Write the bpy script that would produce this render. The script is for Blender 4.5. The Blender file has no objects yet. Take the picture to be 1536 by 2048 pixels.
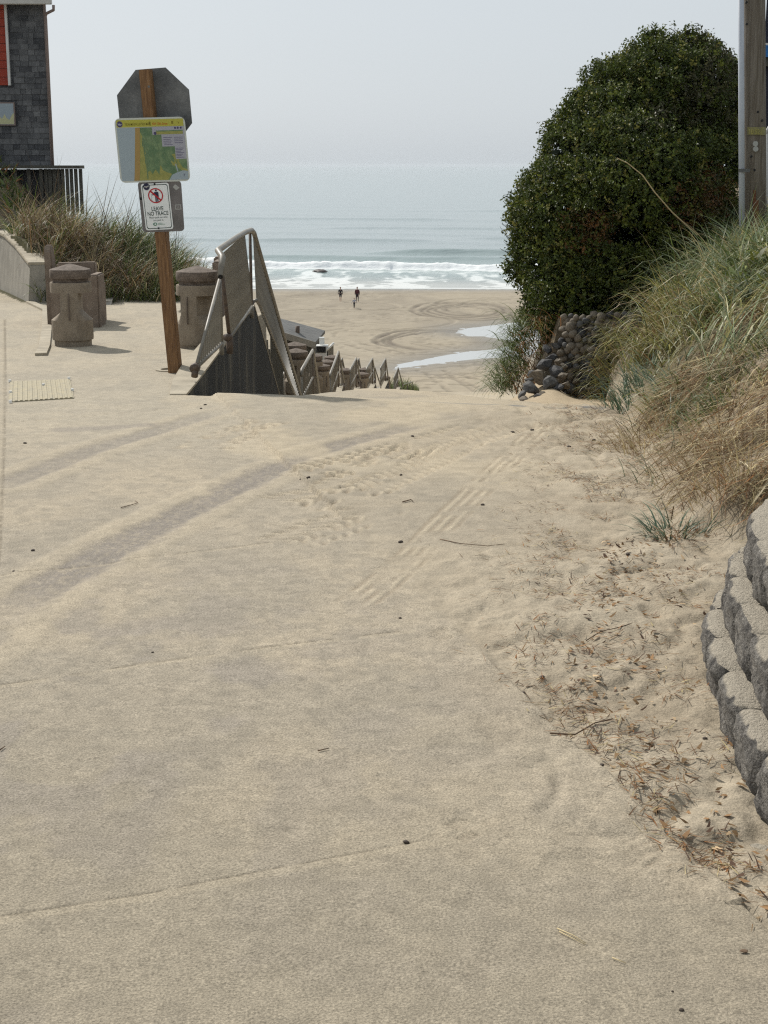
import bpy, bmesh, math, random
import numpy as np
from mathutils import Vector, Matrix, noise as mnoise
random.seed(7); rng = np.random.default_rng(7)
scene = bpy.context.scene
COL = scene.collection
R = math.radians
# ------------------------------------------------------------------ camera, sky, sun, exposure
F = 3000.0; PITCH = R(13.02); EYE = 1.6
cam_d = bpy.data.cameras.new("camera"); cam = bpy.data.objects.new("camera", cam_d); COL.objects.link(cam)
cam.location = (0, 0, EYE); cam.rotation_euler = (R(90) - PITCH, 0, 0)
cam_d.sensor_fit = 'VERTICAL'; cam_d.sensor_height = 36; cam_d.lens = F / 2048 * 36
cam_d.clip_start = 0.1; cam_d.clip_end = 90000
scene.camera = cam
SUN_AZ = R(-37); SUN_EL = R(42)          # azimuth from +Y, negative = to the left
w = bpy.data.worlds.new("World"); scene.world = w; w.use_nodes = True
nt = w.node_tree; nt.nodes.clear()
sky = nt.nodes.new('ShaderNodeTexSky'); sky.sky_type = 'NISHITA'; sky.sun_disc = False
sky.sun_elevation = SUN_EL; sky.sun_rotation = SUN_AZ
sky.air_density = 1.0; sky.dust_density = 2.2; sky.ozone_density = 2.0; sky.altitude = 0
hsv = nt.nodes.new('ShaderNodeHueSaturation'); hsv.inputs['Saturation'].default_value = 0.30
mx = nt.nodes.new('ShaderNodeMix'); mx.data_type = 'RGBA'; mx.inputs[0].default_value = 0.7
mx.inputs[7].default_value = (7.5, 8.2, 8.75, 1)      # even marine haze veil over the whole sky
bg = nt.nodes.new('ShaderNodeBackground'); bg.inputs[1].default_value = 0.085
wo = nt.nodes.new('ShaderNodeOutputWorld')
nt.links.new(sky.outputs[0], hsv.inputs['Color']); nt.links.new(hsv.outputs[0], mx.inputs[6])
nt.links.new(mx.outputs[2], bg.inputs[0]); nt.links.new(bg.outputs[0], wo.inputs[0])
sd = bpy.data.lights.new("sun", 'SUN'); so = bpy.data.objects.new("sun", sd); COL.objects.link(so)
sd.energy = 4.1; sd.angle = R(1.2); sd.color = (1.0, 0.955, 0.88)
sdir = Vector((math.sin(SUN_AZ) * math.cos(SUN_EL), math.cos(SUN_AZ) * math.cos(SUN_EL), math.sin(SUN_EL)))
so.rotation_euler = sdir.to_track_quat('Z', 'Y').to_euler(); so.location = (-10, 10, 20)
scene.view_settings.view_transform = 'Standard'; scene.view_settings.look = 'None'
scene.view_settings.exposure = 0.13; scene.view_settings.gamma = 1
scene.view_settings.use_curve_mapping = False
scene.render.engine = 'CYCLES'
scene.cycles.use_denoising = False; scene.cycles.filter_width = 1.25
scene.cycles.sample_clamp_indirect = 4
scene.cycles.volume_bounces = 0; scene.cycles.use_adaptive_sampling = False
scene.cycles.max_bounces = 6; scene.cycles.diffuse_bounces = 3; scene.cycles.transparent_max_bounces = 4

# ------------------------------------------------------------------ projection helpers (pixels of the 1536x2048 photo)
cp, sp = math.cos(PITCH), math.sin(PITCH)
def W(px, py, Y):
    u = (px - 768) / F; v = (1024 - py) / F
    d = Vector((u, cp + v * sp, -sp + v * cp)); t = Y / d.y
    return Vector((d.x * t, Y, EYE + d.z * t))
def G(px, py):
    """point of the gently falling pavement (z = -0.025 y) seen at a pixel"""
    u = (px - 768) / F; v = (1024 - py) / F
    dx, dy, dz = u, cp + v * sp, -sp + v * cp
    t = EYE / (-dz - 0.025 * dy)
    return Vector((dx * t, dy * t, -0.025 * dy * t))

# ------------------------------------------------------------------ numpy value noise
def _h(ix, iy, s):
    n = (ix.astype(np.int64) * 374761393 + iy.astype(np.int64) * 668265263 + s * 974711) & 0xffffffff
    n = ((n ^ (n >> 13)) * 1274126177) & 0xffffffff
    return ((n ^ (n >> 16)) & 0xffff) / 65535.0
def vn(x, y, s=0):
    ix = np.floor(x); iy = np.floor(y); fx = x - ix; fy = y - iy
    fx = fx * fx * (3 - 2 * fx); fy = fy * fy * (3 - 2 * fy)
    a = _h(ix, iy, s); b = _h(ix + 1, iy, s); c = _h(ix, iy + 1, s); d = _h(ix + 1, iy + 1, s)
    return (a * (1 - fx) + b * fx) * (1 - fy) + (c * (1 - fx) + d * fx) * fy
def fbm(x, y, s=0, o=4):
    t = 0; a = .5; n = 0
    for i in range(o):
        t = t + a * vn(x * 2 ** i + 13.1 * i, y * 2 ** i + 7.7 * i, s + i); n += a; a *= .5
    return t / n
def ss(a, b, x):
    t = np.clip((x - a) / (b - a), 0, 1); return t * t * (3 - 2 * t)
def polydist(x, y, pts, want_s=False):
    """signed side distance t and arclength s to a polyline, unsigned distance d"""
    best = np.full(x.shape, 1e9); sg = np.zeros(x.shape); sv = np.zeros(x.shape); acc = 0
    for (ax, ay), (bx, by) in zip(pts[:-1], pts[1:]):
        L = math.hypot(bx - ax, by - ay); ux, uy = (bx - ax) / L, (by - ay) / L
        s = (x - ax) * ux + (y - ay) * uy; t = (x - ax) * -uy + (y - ay) * ux
        sc = np.clip(s, 0, L); d = np.hypot(s - sc, t); m = d < best
        best = np.where(m, d, best); sg = np.where(m, t, sg); sv = np.where(m, acc + s, sv); acc += L
    return best, sg, sv, acc

# ------------------------------------------------------------------ mesh helpers
def link(name, me, mat=None, parent=None, smooth=False, **props):
    o = bpy.data.objects.new(name, me); COL.objects.link(o)
    if mat is not None and hasattr(me, 'materials') and not me.materials:
        for m in (mat if isinstance(mat, (list, tuple)) else [mat]): me.materials.append(m)
    if smooth and hasattr(me, 'polygons'):
        me.polygons.foreach_set('use_smooth', [True] * len(me.polygons))
    if parent is not None: o.parent = parent
    for k, v in props.items(): o[k] = v
    return o
def fastmesh(name, V, Q, col=None, smooth=True):
    V = np.asarray(V, dtype=np.float32); Q = np.asarray(Q, dtype=np.int32); k = Q.shape[1]
    me = bpy.data.meshes.new(name)
    me.vertices.add(len(V)); me.vertices.foreach_set('co', V.ravel())
    me.loops.add(Q.size); me.loops.foreach_set('vertex_index', Q.ravel())
    me.polygons.add(len(Q)); me.polygons.foreach_set('loop_start', np.arange(0, Q.size, k, dtype=np.int32))
    me.polygons.foreach_set('use_smooth', np.full(len(Q), smooth))
    me.update(calc_edges=True)
    if col is not None:
        C = np.ones((len(V), 4), dtype=np.float32); C[:, :3] = col
        a = me.color_attributes.new('Col', 'FLOAT_COLOR', 'POINT'); a.data.foreach_set('color', C.ravel())
    return me
def gridfaces(nr, nc):
    i = np.arange((nr - 1) * nc).reshape(nr - 1, nc)[:, :-1].ravel()
    return np.stack([i, i + 1, i + nc + 1, i + nc], 1)
def empty(name, loc, label, cat, group=None, rz=0):
    o = bpy.data.objects.new(name, None); COL.objects.link(o); o.empty_display_size = .1
    o.location = loc; o.rotation_euler = (0, 0, rz); o['label'] = label; o['category'] = cat
    if group: o['group'] = group
    bpy.context.view_layer.update()
    return o
def tag(o, label, cat, group=None, kind=None):
    o['label'] = label; o['category'] = cat
    if group: o['group'] = group
    if kind: o['kind'] = kind
    return o
class MB:
    def __init__(s): s.v = []; s.f = []
    def add(s, vs, fs):
        b = len(s.v); s.v += [tuple(v) for v in vs]; s.f += [tuple(b + i for i in f) for f in fs]; return s
    def box(s, c, d, rot=None):
        x, y, z = d[0] / 2, d[1] / 2, d[2] / 2
        vs = [Vector(p) for p in [(-x, -y, -z), (x, -y, -z), (x, y, -z), (-x, y, -z), (-x, -y, z), (x, -y, z), (x, y, z), (-x, y, z)]]
        if rot is not None: vs = [rot @ v for v in vs]
        return s.add([v + Vector(c) for v in vs], [(0, 3, 2, 1), (4, 5, 6, 7), (0, 1, 5, 4), (1, 2, 6, 5), (2, 3, 7, 6), (3, 0, 4, 7)])
    def hexa(s, p):  # 8 corners: bottom 4, top 4
        return s.add(p, [(0, 3, 2, 1), (4, 5, 6, 7), (0, 1, 5, 4), (1, 2, 6, 5), (2, 3, 7, 6), (3, 0, 4, 7)])
    def tube(s, pts, r, n=8, caps=True, r2=None):
        pts = [Vector(p) for p in pts]; m = len(pts); rings = []
        up = None
        for i, p in enumerate(pts):
            d = (pts[min(i + 1, m - 1)] - pts[max(i - 1, 0)]).normalized()
            if up is None: up = Vector((0, 0, 1)) if abs(d.z) < .9 else Vector((1, 0, 0))
            a = d.cross(up).normalized(); b = a.cross(d).normalized(); up = b
            rr = r if r2 is None else r + (r2 - r) * i / (m - 1)
            rings.append([p + (a * math.cos(2 * math.pi * k / n) + b * math.sin(2 * math.pi * k / n)) * rr for k in range(n)])
        vs = [v for ring in rings for v in ring]; fs = []
        for i in range(m - 1):
            for k in range(n):
                fs.append((i * n + k, (i + 1) * n + k, (i + 1) * n + (k + 1) % n, i * n + (k + 1) % n))
        if caps: fs.append(tuple(range(n))); fs.append(tuple(reversed(range((m - 1) * n, m * n))))
        return s.add(vs, fs)
    def prism(s, poly, off):
        n = len(poly); poly = [Vector(p) for p in poly]; off = Vector(off)
        vs = poly + [p + off for p in poly]
        fs = [tuple(range(n)), tuple(reversed(range(n, 2 * n)))] + [(i, i + n, (i + 1) % n + n, (i + 1) % n) for i in range(n)]
        return s.add(vs, fs)
    def mesh(s, name='m'):
        me = bpy.data.meshes.new(name); me.from_pydata(s.v, [], s.f)
        bm = bmesh.new(); bm.from_mesh(me); bmesh.ops.recalc_face_normals(bm, faces=bm.faces); bm.to_mesh(me); bm.free()
        return me
    def build(s, name, mat, parent=None, smooth=False, bevel=0, **props):
        me = s.mesh(name)
        if bevel:
            bm = bmesh.new(); bm.from_mesh(me)
            bmesh.ops.bevel(bm, geom=[e for e in bm.edges if len(e.link_faces) == 2 and e.calc_face_angle(0) > .5], offset=bevel, segments=2, affect='EDGES', clamp_overlap=True)
            bm.to_mesh(me); bm.free()
        o = link(name, me, mat, parent, smooth, **props)
        if parent is not None and parent.type == 'EMPTY':
            o.matrix_parent_inverse = parent.matrix_world.inverted()
        elif parent is not None:
            o.matrix_parent_inverse = parent.matrix_world.inverted()
        return o

# ------------------------------------------------------------------ materials
def mat(name, c, rough=.8, c2=None, scale=8, contrast=(.35, .65), bump=0, bscale=60, bdist=.01, spec=.3, metal=0,
        attr=False, fine=None, stretch=None, trans=0, detail=6):
    m = bpy.data.materials.new(name); m.use_nodes = True; t = m.node_tree; N = t.nodes; L = t.links
    b = N['Principled BSDF']; b.inputs['Roughness'].default_value = rough; b.inputs['Metallic'].default_value = metal
    b.inputs['Specular IOR Level'].default_value = spec
    tc = N.new('ShaderNodeTexCoord'); co = tc.outputs['Object']
    if stretch:
        mp = N.new('ShaderNodeMapping'); mp.inputs['Scale'].default_value = stretch; L.new(co, mp.inputs[0]); co = mp.outputs[0]
    def noise(sc, det=detail, ro=.6):
        n = N.new('ShaderNodeTexNoise'); n.inputs['Scale'].default_value = sc; n.inputs['Detail'].default_value = det
        n.inputs['Roughness'].default_value = ro; L.new(co, n.inputs['Vector']); return n
    out = None
    if attr:
        a = N.new('ShaderNodeAttribute'); a.attribute_name = 'Col'; out = a.outputs['Color']
        if c2 is not None:
            n = noise(scale); mr = N.new('ShaderNodeMapRange'); mr.inputs[1].default_value = contrast[0]; mr.inputs[2].default_value = contrast[1]
            mr.inputs[3].default_value = c2[0]; mr.inputs[4].default_value = c2[1]; L.new(n.outputs[0], mr.inputs[0])
            x = N.new('ShaderNodeMix'); x.data_type = 'RGBA'; x.blend_type = 'MULTIPLY'; x.inputs[0].default_value = 1
            cb = N.new('ShaderNodeCombineColor'); [L.new(mr.outputs[0], cb.inputs[i]) for i in range(3)]
            L.new(out, x.inputs[6]); L.new(cb.outputs[0], x.inputs[7]); out = x.outputs[2]
    elif c2 is not None:
        n = noise(scale); cr = N.new('ShaderNodeValToRGB'); cr.color_ramp.elements[0].position = contrast[0]; cr.color_ramp.elements[1].position = contrast[1]
        cr.color_ramp.elements[0].color = (*c, 1); cr.color_ramp.elements[1].color = (*c2, 1); L.new(n.outputs[0], cr.inputs[0]); out = cr.outputs[0]
    if fine:   # (scale, low, high) multiply
        n = noise(fine[0], 3, .7); mr = N.new('ShaderNodeMapRange'); mr.inputs[1].default_value = .3; mr.inputs[2].default_value = .7
        mr.inputs[3].default_value = fine[1]; mr.inputs[4].default_value = fine[2]; L.new(n.outputs[0], mr.inputs[0])
        x = N.new('ShaderNodeMix'); x.data_type = 'RGBA'; x.blend_type = 'MULTIPLY'; x.inputs[0].default_value = 1
        cb = N.new('ShaderNodeCombineColor'); [L.new(mr.outputs[0], cb.inputs[i]) for i in range(3)]
        if out is None: x.inputs[6].default_value = (*c, 1)
        else: L.new(out, x.inputs[6])
        L.new(cb.outputs[0], x.inputs[7]); out = x.outputs[2]
    if out is None: b.inputs['Base Color'].default_value = (*c, 1)
    else: L.new(out, b.inputs['Base Color'])
    if bump:
        n = noise(bscale, 5, .7); bp = N.new('ShaderNodeBump'); bp.inputs['Strength'].default_value = bump; bp.inputs['Distance'].default_value = bdist
        L.new(n.outputs[0], bp.inputs['Height']); L.new(bp.outputs[0], b.inputs['Normal'])
    if trans:
        tr = N.new('ShaderNodeBsdfTranslucent'); ms = N.new('ShaderNodeMixShader'); ms.inputs[0].default_value = trans
        if out is not None: L.new(out, tr.inputs[0])
        else: tr.inputs[0].default_value = (*c, 1)
        L.new(b.outputs[0], ms.inputs[1]); L.new(tr.outputs[0], ms.inputs[2]); L.new(ms.outputs[0], N['Material Output'].inputs[0])
    return m
M = {}
M['pave'] = mat('sandy_concrete', (1, 1, 1), .9, attr=True, c2=(.90, 1.08), scale=14, fine=(170, .52, 1.42), bump=.8, bscale=120, bdist=.006, spec=.15)
M['sand'] = mat('dry_sand', (1, 1, 1), .95, attr=True, c2=(.9, 1.08), scale=9, fine=(130, .75, 1.22), bump=.8, bscale=90, bdist=.008, spec=.1)
M['soil'] = mat('dune_soil', (.11, .09, .06), .95, c2=(.26, .21, .145), scale=5, bump=.6, bscale=30, bdist=.03, spec=.1)
M['beach'] = mat('beach_sand', (1, 1, 1), .85, attr=True, c2=(.92, 1.06), scale=.35, fine=(2.2, .93, 1.05), bump=.3, bscale=1.5, bdist=.1, spec=.2)
M['conc'] = mat('concrete', (.30, .28, .24), .85, c2=(.22, .205, .175), scale=3, fine=(60, .85, 1.1), bump=.3, bscale=80, bdist=.004)
M['conc_cap'] = mat('concrete_cap', (.28, .245, .185), .85, c2=(.40, .35, .265), scale=4, fine=(60, .85, 1.1), bump=.3, bscale=80, bdist=.004)
M['conc_dark'] = mat('stained_concrete', (.012, .015, .017), .8, c2=(.15, .135, .10), scale=2.6, contrast=(.52, .76), fine=(9, .6, 1.4), stretch=(1.2, .62, .20), bump=.3, bscale=60, bdist=.004)
M['aggr'] = mat('exposed_aggregate', (.15, .115, .088), .85, c2=(.225, .178, .14), scale=6, fine=(80, .6, 1.35), bump=.4, bscale=150, bdist=.004)
M['aggr_body'] = mat('bollard_concrete', (.185, .15, .112), .88, c2=(.285, .24, .185), scale=7, contrast=(.3, .7), fine=(90, .65, 1.3), bump=.3, bscale=150, bdist=.003)
M['aggr_cap'] = mat('bollard_cap_concrete', (.10, .078, .062), .9, c2=(.18, .145, .118), scale=14, fine=(80, .55, 1.4), bump=.5, bscale=130, bdist=.004)
M['rail'] = mat('beige_rail_paint', (.22, .20, .16), .5, c2=(.14, .125, .10), scale=6, spec=.5)
M['rail_dark'] = mat('rusty_rail_foot', (.07, .055, .048), .6, c2=(.12, .085, .06), scale=20)
M['black'] = mat('black', (.012, .012, .013), .6)
M['wood_post'] = mat('stained_timber', (.12, .062, .028), .75, c2=(.24, .135, .062), scale=4, stretch=(14, 14, 1.2), bump=.3, bscale=30, bdist=.004)
M['alum'] = mat('dull_aluminium', (.13, .135, .135), .55, c2=(.17, .175, .175), scale=6, spec=.4, metal=.25)
M['plate'] = mat('grey_sign_back', (.125, .115, .11), .55, c2=(.18, .165, .16), scale=7, spec=.4, metal=.2)
M['signwhite'] = mat('sign_white', (.72, .74, .73), .45, spec=.4)
M['frame'] = mat('sign_edge', (.50, .52, .47), .45)
def flat(n, c, r=.6): M[n] = mat(n, c, r); return M[n]
flat('yel', (.40, .38, .06)); flat('mapgreen', (.12, .20, .10)); flat('mapsea', (.30, .36, .39)); flat('mapsand', (.33, .22, .075))
flat('maplow', (.29, .29, .08)); flat('mappanel', (.33, .33, .37)); flat('mapolive', (.13, .19, .095)); flat('ink', (.02, .045, .035)); flat('red', (.42, .015, .02))
flat('person_ink', (.02, .02, .05)); flat('orange_ink', (.45, .14, .02)); flat('badge', (.06, .05, .12)); flat('green_ink', (.03, .17, .08)); flat('stickr', (.35, .35, .33)); flat('olive_ink', (.20, .17, .02))
M['shingle'] = mat('weathered_shingle', (.062, .064, .068), .9, c2=(.12, .122, .125), scale=1.9, fine=(14, .8, 1.2), spec=.15)
M['shingle2'] = mat('weathered_shingle_pale', (.085, .087, .09), .9, c2=(.15, .152, .155), scale=1.9, fine=(14, .8, 1.2), spec=.15)
M['shingle3'] = mat('weathered_shingle_dark', (.04, .042, .046), .9, c2=(.085, .087, .092), scale=1.9, fine=(14, .8, 1.2), spec=.15)
M['redwall'] = mat('red_siding', (.30, .045, .02), .7, c2=(.24, .035, .02), scale=5)
M['trim'] = mat('white_trim', (.50, .50, .48), .6, c2=(.58, .58, .56), scale=5)
M['gutter'] = mat('brown_gutter', (.22, .17, .15), .5)
M['roof'] = mat('dark_roof', (.03, .032, .036), .9, c2=(.06, .06, .065), scale=12)
M['glass'] = mat('window_glass', (.22, .27, .30), .06, spec=.8)
M['deck'] = mat('grey_deck_wood', (.05, .048, .042), .85, c2=(.11, .105, .085), scale=5, stretch=(10, 10, 1))
M['greyroof'] = mat('weathered_roof', (.085, .088, .088), .85, c2=(.17, .17, .165), scale=3, stretch=(1, 6, 1), fine=(12, .8, 1.2))
M['pole'] = mat('weathered_pole', (.105, .085, .062), .85, c2=(.20, .175, .145), scale=3.5, stretch=(16, 16, .8), bump=.5, bscale=14, bdist=.01)
M['pole_rust'] = mat('rust_stain', (.10, .035, .018), .9, c2=(.16, .08, .04), scale=12)
M['pvc'] = mat('grey_conduit', (.46, .49, .54), .45, c2=(.38, .41, .46), scale=5, stretch=(4, 4, .6))
M['tagy'] = mat('faded_yellow_tag', (.26, .24, .09), .6, c2=(.19, .17, .09), scale=20)
M['blue'] = mat('blue_fascia', (.03, .16, .42), .6)
M['navy'] = mat('dark_navy_siding', (.02, .022, .035), .8)
M['stucco'] = mat('pebbled_stucco', (.36, .34, .31), .9, c2=(.22, .21, .19), scale=30, bump=.5, bscale=40, bdist=.02)
M['stone'] = mat('river_cobble', (.05, .05, .05), .8, c2=(.13, .125, .118), scale=3, fine=(40, .8, 1.2), bump=.3, bscale=40, bdist=.01)
M['stone_warm'] = mat('brown_cobble', (.11, .09, .068), .85, c2=(.21, .18, .14), scale=4, fine=(40, .8, 1.2), bump=.3, bscale=40, bdist=.01)
M['stone_dark'] = mat('dark_cobble', (.03, .03, .032), .75, c2=(.08, .078, .078), scale=4, fine=(40, .8, 1.2), bump=.3, bscale=40, bdist=.01)
M['surfrock'] = mat('wet_rock', (.05, .042, .04), .5, c2=(.10, .085, .075), scale=1.5)
M['block'] = mat('split_face_block', (.085, .08, .075), .95, c2=(.30, .28, .25), scale=22, contrast=(.36, .70), fine=(170, .4, 1.7), bump=1, bscale=60, bdist=.03, spec=.15)
M['block_top'] = mat('dusty_block_top', (.27, .25, .215), .95, c2=(.34, .31, .245), scale=9, fine=(140, .7, 1.3), bump=.6, bscale=90, bdist=.006, spec=.1)
M['leaf'] = mat('shrub_leaf', (1, 1, 1), .5, attr=True, spec=.26, trans=.24)
M['grass'] = mat('beach_grass', (1, 1, 1), .5, attr=True, spec=.35, trans=.25)
M['straw'] = mat('dead_straw', (1, 1, 1), .8, attr=True, spec=.15, trans=.15)
M['bark'] = mat('shrub_bark', (.05, .04, .03), .9)
M['pebble'] = mat('dark_pebble', (.045, .033, .026), .8, c2=(.09, .07, .055), scale=60)
M['twig'] = mat('dry_twig', (.17, .11, .065), .85, c2=(.09, .06, .04), scale=40)
M['strawm'] = mat('pale_straw', (.52, .42, .24), .7)
M['tactile'] = mat('tactile_tile', (.40, .345, .225), .8, c2=(.30, .27, .20), scale=16, fine=(90, .9, 1.08))
M['bolt'] = mat('bright_bolt', (.8, .8, .78), .3)
M['skin'] = mat('skin', (.42, .25, .18), .6); M['hair'] = mat('hair', (.03, .022, .018), .7)
M['cloth_black'] = mat('black_cloth', (.012, .014, .02), .85); M['cloth_maroon'] = mat('maroon_cloth', (.075, .018, .022), .85)
M['cloth_pale'] = mat('pale_cloth', (.35, .36, .42), .85); M['cloth_tan'] = mat('tan_cloth', (.30, .20, .13), .85)

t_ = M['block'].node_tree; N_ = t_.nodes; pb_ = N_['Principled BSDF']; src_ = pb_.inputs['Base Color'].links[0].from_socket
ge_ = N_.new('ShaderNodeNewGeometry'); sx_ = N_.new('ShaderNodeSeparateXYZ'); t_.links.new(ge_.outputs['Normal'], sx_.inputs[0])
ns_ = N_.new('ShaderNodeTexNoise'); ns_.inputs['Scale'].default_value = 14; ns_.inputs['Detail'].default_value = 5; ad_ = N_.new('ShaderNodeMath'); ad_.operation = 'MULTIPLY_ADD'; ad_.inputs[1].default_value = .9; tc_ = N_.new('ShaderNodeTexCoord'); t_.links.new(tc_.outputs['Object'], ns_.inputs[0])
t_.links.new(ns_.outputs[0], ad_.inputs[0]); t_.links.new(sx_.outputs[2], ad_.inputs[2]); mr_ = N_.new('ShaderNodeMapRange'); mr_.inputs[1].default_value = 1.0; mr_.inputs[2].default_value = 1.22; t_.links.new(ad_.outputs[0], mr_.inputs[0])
mi_ = N_.new('ShaderNodeMix'); mi_.data_type = 'RGBA'; t_.links.new(mr_.outputs[0], mi_.inputs[0]); t_.links.new(src_, mi_.inputs[6]); mi_.inputs[7].default_value = (.46, .41, .33, 1); t_.links.new(mi_.outputs[2], pb_.inputs['Base Color'])  # sand dust on upward faces, colour lightened further so the tops read as sunlit

# ------------------------------------------------------------------ the lie of the land
EDGE = [(1.2, 1.55), (.865, 3.08), (.65, 3.97), (.25, 5.6), (-.2, 7.5)]          # concrete slab's right edge
WALLX = ([2.0, 3.0, 3.7, 4.2, 4.73, 5.25, 5.65, 5.95, 6.15, 6.5, 7.2, 8.1, 12, 14, 16, 20, 30, 60, 100],
         [1.32, 1.31, 1.32, 1.35, 1.40, 1.49, 1.66, 1.98, 2.35, 1.85, 1.48, 1.50, 1.92, 2.1, 2.1, 2.6, 4.2, 8, 13])
def toe(y): return np.interp(y, *WALLX)
def ycrest(x): return 12.13 - .35 * np.clip(x, -3, 3)
def ybreak(x): return np.interp(x, [-1.7, -.7, -.15, .45, 1.05, 2], [12.75, 12.7, 15.0, 14.6, 13.0, 11.8])
RX = ([13, 20, 25.2, 31.6, 43.7, 51.7, 59.6, 67.5, 78, 86, 95], [-1.7, -1.72, -1.5, -1.37, -1.2, -.83, -.33, .2, .86, 2.0, 3.0])
PROF = ([12.7, 13.5, 20, 25.2, 31.6, 34.2, 43.7, 45.8, 51.7, 53.4, 59.6, 61.3, 67.5, 70.6, 78, 80, 84, 90],
        [-.315, -.31, -.2, -3.2, -3.2, -4.7, -4.7, -5.9, -5.9, -6.9, -6.9, -7.9, -7.9, -9.7, -9.7, -10.9, -11.3, -12.2])
def rx(y): return np.interp(y, *RX)
def capz(y): return np.interp(y, *PROF)
SEA = EYE - 16.35
def beachz(x, y):
    b = SEA + .018 * (205 - y) + .0 * x
    return b
def rampz(x, y):
    yc = ycrest(x); yb = np.maximum(ybreak(x), yc + .05)
    z = -.025 * np.minimum(y, yc)
    z = z - .11 * np.clip(y - yc, 0, yb - yc)
    zb = -.025 * yc - .11 * (yb - yc)
    z25 = -3.1
    s1 = (z25 - zb) / (25 - yb)
    z = z + np.where(y > yb, s1 * (np.minimum(y, 25) - yb), 0)
    z = z + np.where(y > 25, -.137 * (np.minimum(y, 95) - 25), 0)
    return z
def moundz(x):
    return np.interp(x, [-30, -10, -6, -4.2, -3.4, -2.9, -2.2], [1.6, .8, .25, -.1, -.55, -1.2, -2.6])
def land(x, y):
    """height of everything walkable, wide area"""
    xr = rx(y)
    # left plaza and dune mound
    zpl = -.025 * y
    zl = np.where(y < 24.9, zpl, 0)
    m = ss(24.9, 26.6, y)
    far = -.55 - (y - 28) * .19
    lf = ss(-6.6, -8.4, x) * ss(41, 37, y)
    mz = moundz(x) + np.where(y > 28, (y - 28) * .11 * lf - (y - 28) * .33 * (1 - lf), 0)
    mz = np.minimum(np.maximum(mz, capz(y) - 3.0), 1.35)
    # left bank falls to the beach far out
    drop = ss(45, 80, y); mz = mz * (1 - drop) + (beachz(x, y) - .3) * drop
    mz = np.where((x > -6) & (y > 40), np.minimum(mz, capz(y) - 1.5), mz)
    zl = np.where(y < 24.9, zpl, zpl * (1 - m) + mz * m)
    wl = np.interp(y, [24.9, 25.8, 27.2, 28.8, 31, 34], [-5.78, -6.03, -6.55, -7.15, -8.0, -9.5])
    zl = np.where((y >= 24.9) & (x < wl) & (y < 34), -.025 * y, zl)
    # stair corridor
    inst = (x > xr - 1.45) & (x < xr) & (y > 22.4)
    zs = np.where(y < 26.5, np.interp(y, [22.4, 26.5], [-.9, -3.9]), capz(y) - .75)
    zl = np.where(inst, np.minimum(zs, zl), zl)
    # ramp side and right bank
    zr = rampz(x, y)
    t = toe(y); d = np.maximum(x - t, 0)
    base = np.where(y < 12.5, -.025 * y, np.where(y < 30, -.3, 0))
    kb = ss(9, 11.3, y); bank = 3 * (1 - np.exp(-d * np.interp(y, [6, 9, 11], [.23, .31, .40]))) * (1 - kb) + 1.42 * (1 - np.exp(-d * 1.25)) * kb
    ramp_w = ss(12, 15, y)
    inw = (x > t - .02) & (y < 6.1)
    zbk = -.025 * y + np.where(y < 6.1, np.where(inw, .40 + .33 * d, 0), bank)
    zbk = np.where((y >= 6.1), -.025 * np.minimum(y, 16) + bank, zbk)
    # shelf under the hedge
    shelf = ss(14.25, 14.5, y) * ss(1.2, 1.6, x - np.clip(y - 14, 0, 100) * .09) * (1 - ss(16.5, 20, y))
    z = np.where((x > t) & (y < 14.3), zbk, zr)
    z = np.where(y >= 14.3, np.maximum(zr, np.where(x > t, zbk, zr)), z)
    z = np.where(y >= 12, np.maximum(z, z * (1 - shelf) + np.maximum(-.12, zbk) * shelf), z)
    zright = z
    zright = np.where(y > 60, zright * (1 - ss(60, 95, y)) + np.where(x > t, (beachz(x, y) + bank * (1 - ss(80, 110, y))), zr) * ss(60, 95, y), zright)
    left = (x < xr - .12) & (y > 12.6)
    out = np.where(left, zl, zright)
    return np.where(y > 95, beachz(x, y), np.where(y > 60, np.maximum(out, beachz(x, y) - .02), out))

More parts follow.
